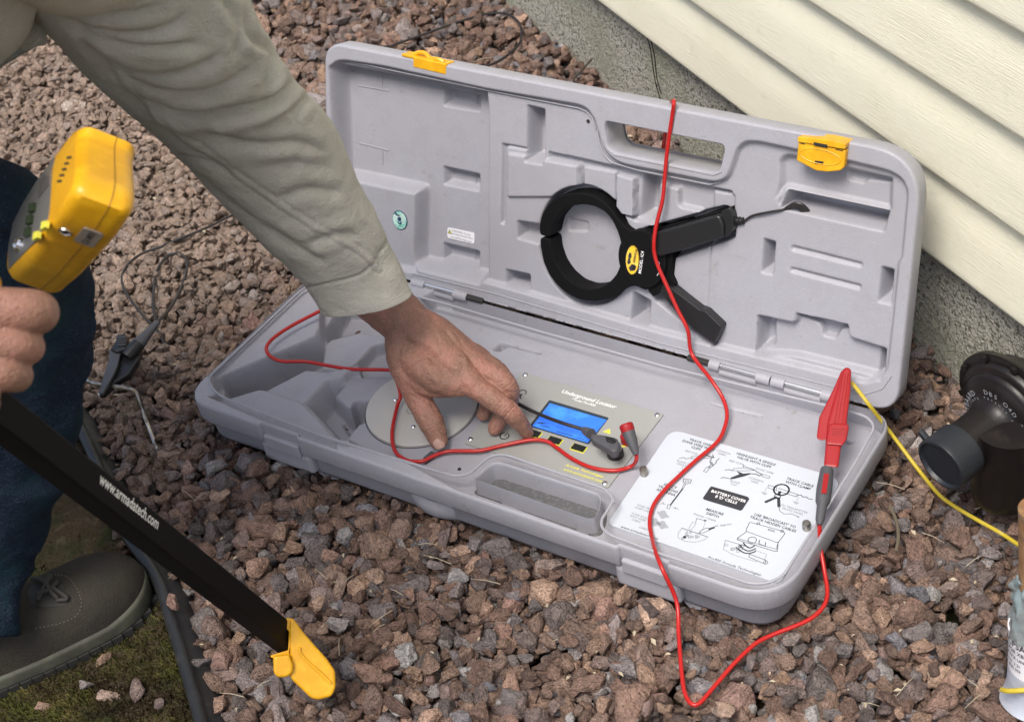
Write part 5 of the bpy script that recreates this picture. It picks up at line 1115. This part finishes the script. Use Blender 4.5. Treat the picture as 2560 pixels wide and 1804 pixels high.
# skin creases over the knuckles, in real relief
me = rh.data; nv = len(me.vertices); co = np.empty(nv * 3); me.vertices.foreach_get('co', co); co = co.reshape(-1, 3); no = np.empty(nv * 3); me.vertex_normals.foreach_get('vector', no); no = no.reshape(-1, 3)
disp = np.zeros(nv)
def crease(c_, axis, n_, sp, amp, rad):
    global disp
    d = co - c_; s_ = d @ axis; w_ = np.exp(-(np.linalg.norm(d, axis=1) / rad) ** 2)
    disp -= 1.0 * amp * w_ * (.5 + .5 * np.cos(np.clip(s_ / sp, -n_, n_) * 2 * math.pi + np.sin((d @ np.cross(axis, up3)) * 260) * .9)) ** 3
for (a, b, c_) in ((iM, iP, iD), (iP, iD, iT), (mM, mP, mD), (tM, tI, tT), (tC, tM, tI)):
    ax_ = (c_ - a); ax_ /= np.linalg.norm(ax_); crease(b, ax_, 3, .0036, .0011, .013)
msk_ = (np.linalg.norm(co - K(560, 900, .03), axis=1) < .16)
nz_ = np.zeros(nv)
for i in np.nonzero(msk_)[0]:
    v = Vector(co[i]); nz_[i] = mnoise.noise(v * 90) * .0008 + mnoise.noise(v * 260) * .00035 - .0009 * max(0, 1 - abs(mnoise.noise(Vector((v.x * 60, v.y * 60, v.z * 40)))) * 7)*.6
# tendons and veins on the back of the hand
for tgt, r_ in ((iM, .0034), (mM, .0034), (rM, .003)):
    a = wr + (tgt - wr) * .25; e_ = tgt - a; t = np.clip(((co - a) @ e_) / (e_ @ e_), 0, 1); dist_ = np.linalg.norm(np.cross(co - a, e_ / np.linalg.norm(e_)), axis=1)
    lat = np.linalg.norm((co - a - np.outer(t, e_)) - np.outer((co - a - np.outer(t, e_)) @ up3, up3), axis=1); nz_ += np.where(no[:, 2] > .3, .0010 * np.exp(-(lat / r_) ** 2) * np.sin(np.pi * t), 0)
for pts in ([(420, 480), (600, 560), (720, 700), (830, 740)], [(760, 430), (860, 600), (900, 720)], [(600, 560), (560, 720), (640, 860)]):
    Q = spline([K(*q, .08) for q in pts], 30); pj = proj(Q); pv = proj(co)
    idx_ = np.nonzero(msk_)[0]; d2 = np.sqrt(((pv[idx_, None, :] - pj[None]) ** 2).sum(2)).min(1); nz_[idx_] += np.where(no[idx_, 2] > .1, .0010 * np.exp(-(d2 / 7) ** 2), 0)
co += no * (disp + nz_)[:, None]; me.vertices.foreach_set('co', co.ravel()); me.update()
# thumb nail
td = (tT - tI); td /= np.linalg.norm(td); tn_ = -ray(cK(690, 1370)) ; tn_ = tn_ - td * (tn_ @ td); tn_ /= np.linalg.norm(tn_); tn_ = tn_ * .80 + np.cross(tn_, td) * -.1; tn_ /= np.linalg.norm(tn_); ts = np.cross(td, tn_)
cN = tT + td * .003 + tn_ * .0032; V = []; n1, n2 = 9, 9
for i in range(n1):
    for j in range(n2):
        a = -1 + 2 * i / (n1 - 1); b = -1 + 2 * j / (n2 - 1); s_ = math.sqrt(max(0, 1 - .45 * a * a)); V.append(cN + ts * .0062 * b * s_ + td * (.0062 * a) + tn_ * (.0070 * math.sqrt(max(0, 1 - (.75 * b) ** 2)) * 1.0 + .0006 - .0012 * max(0, a)))
Fb = [(i * n2 + j, i * n2 + j + 1, (i + 1) * n2 + j + 1, (i + 1) * n2 + j) for i in range(n1 - 1) for j in range(n2 - 1)]
MB().add(V, Fb).build('thumbnail', MNAIL, rh)

# sleeve: rings placed from its left and right outline
LR = [((-60, -210), (500, -330), 1.36), ((20, -40), (590, -150), 1.42), ((90, 50), (634, 10), 1.46), ((160, 135), (668, 80), 1.50), ((232, 205), (702, 140), 1.53), ((310, 280), (745, 195), 1.56), ((392, 345), (795, 250), 1.585), ((470, 423), (828, 300), 1.61), ((545, 500), (862, 370), 1.635),
      ((615, 572), (893, 440), 1.655), ((675, 632), (925, 500), 1.675), ((725, 678), (952, 560), 1.69), ((764, 715), (975, 612), 1.705), ((785, 748), (1008, 668), 1.715), ((806, 782), (1031, 729), 1.725)]
rows_ = []
for l_, r_, d in LR: rows_.append([*l_, *r_, d])
rows_ = spline(np.array(rows_), 230) if False else np.array(rows_)
tt = np.linspace(0, len(rows_) - 1, 300); RW = np.stack([np.interp(tt, np.arange(len(rows_)), rows_[:, j]) for j in range(5)], 1)
ker = np.exp(-np.linspace(-2, 2, 31) ** 2); ker /= ker.sum()
RW = np.stack([np.convolve(np.pad(RW[:, j], 15, mode='reflect', reflect_type='odd'), ker, 'valid') for j in range(5)], 1)
segs = 200; V = []; cens = np.array([atd(((r_[0] + r_[2]) / 2, (r_[1] + r_[3]) / 2), r_[4]) for r_ in RW]); tang = np.gradient(cens, axis=0); tang /= np.linalg.norm(tang, axis=1)[:, None]
for i, r_ in enumerate(RW):
    Lp, Rp = atd(r_[:2], r_[4]), atd(r_[2:4], r_[4]); a = (Rp - Lp) / 2; ra = np.linalg.norm(a); lat = a / ra
    dep = -ray(((r_[0] + r_[2]) / 2, (r_[1] + r_[3]) / 2)); dep = dep - lat * (dep @ lat); dep /= np.linalg.norm(dep)
    # shear the ring so that its plane tips with the arm
    tg = tang[i]; dep2 = dep - tg * (dep @ tg); dep2 /= np.linalg.norm(dep2)
    sag = .80 if i < 200 else .80 - .22 * (i - 200) / 100
    for k in range(segs):
        an = 2 * math.pi * k / segs; V.append(cens[i] + lat * ra * math.cos(an) * .985 + dep2 * ra * sag * math.sin(an))
V = np.array(V).reshape(300, segs, 3)
dx = np.roll(V, -1, 1) - np.roll(V, 1, 1); ds = np.gradient(V, axis=0); nn = np.cross(dx, ds); nn /= np.linalg.norm(nn, axis=2)[..., None] + 1e-12
outw = V - cens[:, None]; nn *= np.sign((nn * outw).sum(2))[..., None]
PV = proj(V); facing = ((CX - V) * nn).sum(2) / np.linalg.norm(CX - V, axis=2); fm = np.clip(facing * 4, 0, 1)
D_ = np.zeros((300, segs))
def fold(pts, w, d, c=cR1, ridge=.5, side=1, end=.15):
    P = spline([np.array([*c(*q), 0.]) for q in pts], 60)[:, :2]; T = np.gradient(P, axis=0); T /= np.linalg.norm(T, axis=1)[:, None]
    q = PV[:, :, None, :] - P; dd_ = (q ** 2).sum(3); j = dd_.argmin(2); dm = np.sqrt(np.take_along_axis(dd_, j[..., None], 2)[..., 0])
    qv = np.take_along_axis(q, j[..., None, None].repeat(2, 3), 2)[:, :, 0]; sg = np.sign(T[j][..., 0] * qv[..., 1] - T[j][..., 1] * qv[..., 0]) * side
    tt_ = j / 59.; ta = np.clip(np.minimum(tt_, 1 - tt_) / end, 0, 1); ta = np.where(end > 0, ta, 1)
    sd_ = dm * sg
    w = w * .85; d = d * 1.1
    return fm * ta * (-d * np.exp(-np.abs(sd_ / w) ** 1.5) + d * ridge * np.exp(-((sd_ - 2.1 * w) / (1.5 * w)) ** 2) + d * ridge * .8 * np.exp(-((sd_ + 2.1 * w) / (1.5 * w)) ** 2))
for pts, w, d in [([(280, 30), (480, 70), (800, 85), (1050, 30)], 12, .0035), ([(300, 80), (480, 150), (800, 215), (1050, 190), (1200, 80)], 13, .0045), ([(420, 150), (600, 230), (900, 290), (1320, 290)], 12, .0042),
    ([(470, 200), (680, 400), (1000, 490), (1300, 420), (1450, 300)], 14, .0052), ([(700, 430), (900, 540), (1250, 600), (1480, 530), (1640, 400)], 14, .0050), ([(850, 600), (1130, 730), (1400, 720), (1700, 650), (1850, 560), (1930, 470)], 15, .0068),
    ([(1290, 780), (1600, 730), (1830, 620)], 11, .0036), ([(1420, -20), (1500, 130), (1520, 250), (1490, 380)], 13, .0048), ([(1540, 30), (1600, 230), (1740, 330), (1720, 480), (1640, 640)], 13, .0062),
    ([(1280, 870), (1600, 920), (1900, 915), (2100, 980)], 15, .0042), ([(1850, 760), (1950, 640), (2010, 600)], 14, .003), ([(560, 350), (800, 560), (1000, 800), (1200, 960), (1330, 990)], 15, .0035), ([(1600, 1080), (1900, 1040), (2150, 1090)], 22, .0022),
    ([(1750, 1270), (1950, 1210), (2200, 1230)], 16, .0034), ([(1000, 890), (1250, 1120), (1600, 1400), (1900, 1617)], 15, .0035), ([(1950, 1560), (2150, 1500), (2296, 1500)], 14, .0034), ([(1700, 1450), (1900, 1580), (2100, 1700)], 14, .0030),
    ([(2300, 1400), (2400, 1560), (2440, 1700)], 12, .002), ([(1100, 1000), (1300, 1030), (1500, 1120)], 14, .003)]: D_ += fold(pts, w, d)
seam = spline([np.array([*cR1(*q), 0.]) for q in ((700, 420), (900, 640), (1100, 850), (1350, 990), (1500, 1110), (1750, 1280), (2000, 1440), (2290, 1600), (2420, 1720))], 120)[:, :2]
dd_ = np.sqrt(((PV[:, :, None, :] - seam) ** 2).sum(3)).min(2); D_ += fm * (.0009 * np.clip(1 - np.abs(dd_) / 9, 0, 1) - .0011 * np.exp(-((dd_ - 11) / 3) ** 2))
cs = spline([np.array([*q, 0.]) for q in ((755, 722), (800, 714), (851, 704), (898, 690), (937, 655), (965, 608), (975, 580))], 80)[:, :2]
dd_ = np.sqrt(((PV[:, :, None, :] - cs) ** 2).sum(3)).min(2); D_ -= fm * .0022 * np.exp(-(dd_ / 4.5) ** 2)
rowi = np.arange(300)
for i in range(300):
    for k in range(0, segs):
        v = V[i, k]; q = Vector((v[0] * 16, v[1] * 16, v[2] * 16)); D_[i, k] += mnoise.noise(q) * .0030 + mnoise.noise(q * 3.1) * .0011 - max(0, .22 - abs(mnoise.noise(Vector((q[0] * 1.7, q[1] * 1.7, q[2] * 1.1 + 7))))) * .0022
D_[280:] += (np.clip((rowi[280:] - 292) / 4., 0, 1) * .0006)[:, None]
V = V + nn * D_[..., None]
# cuff hem line, turned edge and inner layer
inn = []
for k_, (sh, bk) in enumerate(((.0012, .0005), (.003, -.002), (.0035, -.03), (.004, -.07))): inn.append(V[-1] + (-(V[-1] - cens[-1]) / np.linalg.norm(V[-1] - cens[-1], axis=1)[:, None]) * sh + tang[-1] * bk)
VV = np.concatenate([V, np.array(inn)]); R_ = VV.shape[0]; flatV = VV.reshape(-1, 3); Fb = []
for i in range(R_ - 1):
    for k in range(segs): k2 = (k + 1) % segs; Fb.append((i * segs + k, i * segs + k2, (i + 1) * segs + k2, (i + 1) * segs + k))
sl = MB().add(flatV, Fb)
# rest of the shirt: shoulder, chest and the hanging front tail
sc = limb([sh_r, atd((180, -230), 1.33), atd((300, -60), 1.42)], [.085, .08, .07]); 
shirt = sl.build('shirt', MSH, person, ang=0)
bodyc = remesh('st', [limb([torso_c, (torso_c + hips) / 2 + up3 * .06, hips + up3 * .05], [.16, .175, .17]), limb([sh_r, torso_c + up3 * .03, sh_l], [.085, .12, .08]), limb([sh_r, atd((180, -230), 1.33)], [.085, .082]), limb([sh_l, atd((-800, 380), hL)], [.07, .06])], .008, MSH, person, 4)
tail = limb([atd((-120, -330), 1.32), atd((-60, -120), 1.38), atd((-45, 40), 1.42), atd((-60, 150), 1.44)], [.055, .050, .040, .018], 60)
V = np.array(tail[0]); V += np.array([np.array([1, 1, 1]) * mnoise.noise(Vector((a * 30, b * 30, c_ * 18))) * .006 for a, b, c_ in V]); tb_ = MB().add(V, tail[1]).build('tail', MSH, person)
flap = MB(); fp = [(cR1(*q)) for q in ((235, -30), (240, 20), (270, 80), (300, 200), (295, 290), (230, 300), (130, 325), (50, 370), (10, 440), (-60, 470), (-60, -30))]
k = len(fp); V = []
for d in (1.46, 1.455):
    for p in fp: V.append(atd(p, d + .01 * math.sin(p[0] * .05)))
flap.add(V, [tuple(range(k))[::-1], tuple(range(k, 2 * k))] + [(i, (i + 1) % k, k + (i + 1) % k, k + i) for i in range(k)]); fl = flap.build('flap', MSH, person, smooth=False)
bm = bmesh.new(); bm.from_mesh(shirt.data)
for q in (bodyc, tb_, fl): bm.from_mesh(q.data)
bm.to_mesh(shirt.data); bm.free()
for q in (bodyc, tb_, fl): bpy.data.objects.remove(q)
shirt.data.polygons.foreach_set('use_smooth', [True] * len(shirt.data.polygons))
# stitching beside the cuff seam
st = MB(); fl_ = (facing > .15)
def hit(p):
    j = ((PV - np.array(p)) ** 2).sum(2) + (~fl_) * 1e6; a = np.unravel_index(j.argmin(), j.shape); return V0s[a[0], a[1]] + nn[a[0], a[1]] * .0004 if j.min() < 60 else None
V0s = VV[:300]; dirs = []
for offs in ((3, 9), (6, 15)):
    Q = [hit((p[0] + offs[0], p[1] + offs[1])) for p in cs[4:-4:1]]
    Q = [q for q in Q if q is not None]
    for a_, b_ in zip(Q[:-1:2], Q[1::2]):
        if 1e-4 < np.linalg.norm(b_ - a_) < .01: st.add(*cyl(a_, a_ + (b_ - a_) * .8, .00045, seg=5))
for ring_i in (293,):
    for k_ in range(0, segs, 2):
        if fl_[ring_i, k_]: st.add(*cyl(V0s[ring_i, k_] + nn[ring_i, k_] * .0003, V0s[ring_i, k_ + 1] + nn[ring_i, k_ + 1] * .0003, .00045, seg=5))
tag(st.build('stitching', MSHS, shirt), kind='stuff')

# jeans
hs_ = lambda px, z: onz(px, z)
JR = [((-300, 560), (60, 498), .475), ((-260, 600), (150, 545), .47), ((-230, 640), (215, 596), .455), ((-215, 700), (252, 660), .43), ((-205, 760), (262, 740), .40), ((-200, 850), (254, 850), .355), ((-195, 950), (238, 955), .305), ((-190, 1060), (213, 1065), .25), ((-180, 1200), (172, 1195), .18), ((-170, 1290), (148, 1275), .14), ((-165, 1380), (122, 1370), .095), ((-160, 1440), (92, 1425), .065),
      ((-150, 1490), (70, 1470), .045), ((-150, 1540), (66, 1530), .030), ((-150, 1600), (42, 1590), .012)]
rows_ = np.array([[*a, *b, np.linalg.norm(onz(((a[0] + b[0]) / 2, (a[1] + b[1]) / 2), z) - CX)] for a, b, z in JR])
tt = np.linspace(0, len(rows_) - 1, 160); RW = np.stack([np.interp(tt, np.arange(len(rows_)), rows_[:, j]) for j in range(5)], 1); V = []
RW = np.stack([np.convolve(np.pad(RW[:, j], 8, mode='reflect', reflect_type='odd'), np.ones(17) / 17, 'valid') for j in range(5)], 1)
for i, r_ in enumerate(RW):
    Lp, Rp = atd(r_[:2], r_[4]), atd(r_[2:4], r_[4]); a = (Rp - Lp) / 2; ra = np.linalg.norm(a); lat = a / ra; c_ = (Lp + Rp) / 2
    dep = -ray(((r_[0] + r_[2]) / 2, (r_[1] + r_[3]) / 2)); dep = dep - lat * (dep @ lat); dep /= np.linalg.norm(dep)
    for k in range(100):
        an = 2 * math.pi * k / 100; v = c_ + lat * ra * math.cos(an) + dep * ra * .85 * math.sin(an); q = Vector(v) 
        dn = mnoise.noise(Vector((v[0] * 9, v[1] * 9, v[2] * 14))) * .012 - abs(mnoise.noise(Vector((v[0] * 14, v[1] * 14, v[2] * 9 + v[0] * 12)))) * .016 + mnoise.noise(q * 34) * .003; V.append(v + (v - c_) / ra * dn)
V = np.array(V).reshape(160, 100, 3); nE = V[-1] + (V[-1].mean(0) - V[-1]) * .12 + np.array([0, 0, .004]); nE2 = nE + np.array([0, 0, .03]); VV2 = np.concatenate([V, nE[None], nE2[None]]); Fb = []
for i in range(VV2.shape[0] - 1):
    for k in range(100): k2 = (k + 1) % 100; Fb.append((i * 100 + k, i * 100 + k2, (i + 1) * 100 + k2, (i + 1) * 100 + k))
Fb.append(tuple(range(100))[::-1])
jb = MB().add(VV2.reshape(-1, 3), Fb)
knee = (V[8].mean(0)); jb.add(*limb([knee + np.array([0, 0, -.02]), (knee + hips) / 2 + up3 * .05, hips], [.075, .085, .11])); 
jb.build('jeans', MJE, person, ang=0)
# shoe
A_ = onz(cR7(270, 1325), GZ - .004); B_ = onz(cR7(905, 1010), GZ - .004); fa = B_ - A_; fa[2] = 0; fa /= np.linalg.norm(fa); fs = np.array([-fa[1], fa[0], 0])
toe = onz(cR7(990, 890), GZ) + fa * .008; w0 = .098
sh0 = A_ + fs * (w0 / 2); sh0[2] = GZ - .008; Lt = (toe - sh0) @ fa
def shoe_w(t): return w0 / 2 * (1 - max(0, (t - .72) / .28) ** 2.6 * 1) ** .5 * (1 - .12 * math.exp(-((t - .35) / .15) ** 2)) * (1 - max(0, (.16 - t) / .16) ** 2.5 * .6) if t < 1 else 0
Lsh = .30
def shoe_loft(nm, hs, inset, z0, m_, par, n=70, sg=40, pw=.75, flare=0):
    V = []; Fb = []
    for i in range(n):
        t = min(i / (n - 1), .9995); s_ = Lt - Lsh * (1 - t); w_ = max(shoe_w(t) - inset, .002); h_ = hs(t)
        for k in range(sg):
            an = 2 * math.pi * k / sg; cx_, sx_ = math.cos(an), math.sin(an); yy = w_ * (abs(cx_) ** pw) * (1 if cx_ > 0 else -1); zz = (h_ * max(0, sx_) ** pw)
            V.append(sh0 + fa * s_ + fs * yy + np.array([0, 0, z0 + zz]))
    for i in range(n - 1):
        for k in range(sg): k2 = (k + 1) % sg; Fb.append((i * sg + k, i * sg + k2, (i + 1) * sg + k2, (i + 1) * sg + k))
    Fb.append(tuple(range(sg))[::-1]); Fb.append(tuple((n - 1) * sg + k for k in range(sg)))
    return MB().add(V, Fb).build(nm, m_, par, ang=50)
hup = lambda t: .040 * (1 - max(0, (t - .80) / .20) ** 2) ** .5 + .012 + (.05 * max(0, (.62 - t) / .62) if t < .62 else 0)
shoe = shoe_loft('shoe', hup, .004, .018, MSHOE, person)
s1 = shoe_loft('sole', lambda t: .015 + .010 * max(0, t - .80) / .20, .0, .008, MSOLE, shoe, pw=.25)
s2 = shoe_loft('sole_tread', lambda t: .012, .0005 + 0, -.003, MSOLD, shoe, pw=.2)
s3 = None if True else shoe_loft('toe_cap', lambda t: (.030 if t > .86 else .0012) * (1 - max(0, (t - .80) / .20) ** 2) ** .5 + .004, -.0012, .020, MSOLD, shoe, pw=.55)
def shp(q, lift=0.0):                      # point on the shoe's upper seen at q
    d = ray(cR7(*q)); P = None
    for k in range(600):
        P = CX + d * (1.70 + k * .0006); r_ = P - sh0; s_ = r_ @ fa; t = 1 - (Lt - s_) / Lsh
        if not 0 < t < 1: continue
        y = abs(r_ @ fs) / (shoe_w(t) - .004 + 1e-6)
        if y < 1 and r_[2] - .018 < hup(t) * (1 - y ** (2 / .75)) ** (.75 / 2): break
    return P + np.array([0, 0, lift])
tg_ = [shp(q, .0012) for q in ((180, 800), (200, 740), (300, 705), (400, 750), (450, 830), (420, 880), (300, 890), (200, 880))]
c_ = np.mean(tg_, axis=0); V = [c_ + np.array([0, 0, .004])] + tg_; o = MB().add(V, [(0, i + 1, (i + 1) % 8 + 1) for i in range(8)]).build('tongue', MSOLD, shoe)
for pts in ([(210, 720), (290, 740), (330, 800), (380, 850)], [(330, 700), (300, 760), (360, 790), (440, 850), (370, 860)], [(250, 860), (290, 780), (340, 700)], [(380, 740), (330, 790), (250, 820)]):
    MB().add(*sweep(spline([shp(q, .005) for q in pts], 24), .0023, 8)).build('lace', MLACE, shoe)
stp = [shp(q, .0010) for q in ((330, 680), (420, 690), (480, 750), (520, 850), (500, 930), (420, 980), (300, 1010), (200, 1030))]; sps = spline(stp, 60)
mst = MB()
for i in range(0, 58, 2): mst.add(*cyl(sps[i], sps[i] + (sps[i + 1] - sps[i]) * .8, .00045, seg=6))
mst.build('stitching', mat('shoe_thread', (.14, .125, .10), .9), shoe)
for k in range(20):                        # lugs under the edge of the sole
    t = .18 + .80 * k / 19; s_ = Lt - Lsh * (1 - t); w_ = shoe_w(min(t, .995))
    for sg_ in (-1, 1):
        o = MB().add(*box(sh0 + fa * s_ + fs * sg_ * (w_ - .002) + np.array([0, 0, .001]), fa, fs, (0, 0, 1), .0115, .0075, .010)).build('tread_lug', MSOLD, s2, smooth=False) if k % 1 == 0 else None

# ------------------------------------------------------------------ small debris
tw = [onz(cR2(1620, 500), GZ + .005), onz(cR2(1670, 450), GZ + .03), onz(cR2(1735, 375), GZ + .065)]
tag(MB().add(*sweep(spline(tw, 12), [.0016] * 12, 8)).build('twig', MTWIG), 'short broken twig standing up in the gravel before the foundation', 'twig')
tw = [onz(cR9(1440, 240), GZ + .014), onz(cR9(1480, 330), GZ + .012), onz(cR9(1495, 430), GZ + .012), onz(cR9(1480, 530), GZ + .010)]
tag(MB().add(*sweep(spline(tw, 16), [.0018] * 16, 8)).build('twig', MTWIG), 'curved dark twig lying on the gravel right of the case', 'twig')
mm = MB()
for k in range(90):
    p = onz((random.uniform(250, 2500), random.uniform(50, 1780)), GZ + .010); a = random.uniform(0, 6.28); l_ = random.uniform(.012, .035)
    if -.02 < p[0] < .77 and -.31 < p[1] < .1 or moss_side(p[None])[0] > 0 or wall_d(p[None])[0] > -.01: continue
    d = np.array([math.cos(a), math.sin(a), random.uniform(-.1, .2)]); mm.add(*sweep([p, p + d * l_ * .5 + np.array([0, 0, .002]), p + d * l_], [.0004, .0004, .0002], 5))
for k in range(260):
    p = onz((random.uniform(100, 2500), random.uniform(20, 1790)), GZ + .004)
    if -.03 < p[0] < .78 and -.32 < p[1] < .12 or moss_side(p[None])[0] > -.01 or wall_d(p[None])[0] > -.01: continue
    a = random.uniform(0, 6.28); d = np.array([math.cos(a), math.sin(a), random.uniform(-.4, .4)]); e_ = np.array([-math.sin(a), math.cos(a), random.uniform(-.3, .3)]); l_ = random.uniform(.002, .005)
    mm.add([p - d * l_, p - e_ * l_ * .5 + np.array([0, 0, .001]), p + d * l_, p + e_ * l_ * .5 + np.array([0, 0, .0015])], [(0, 1, 2), (0, 2, 3)])
tag(mm.build('dry_straw', MPALE), 'pale dry needles and stalks scattered over the gravel', 'straw', kind='stuff')
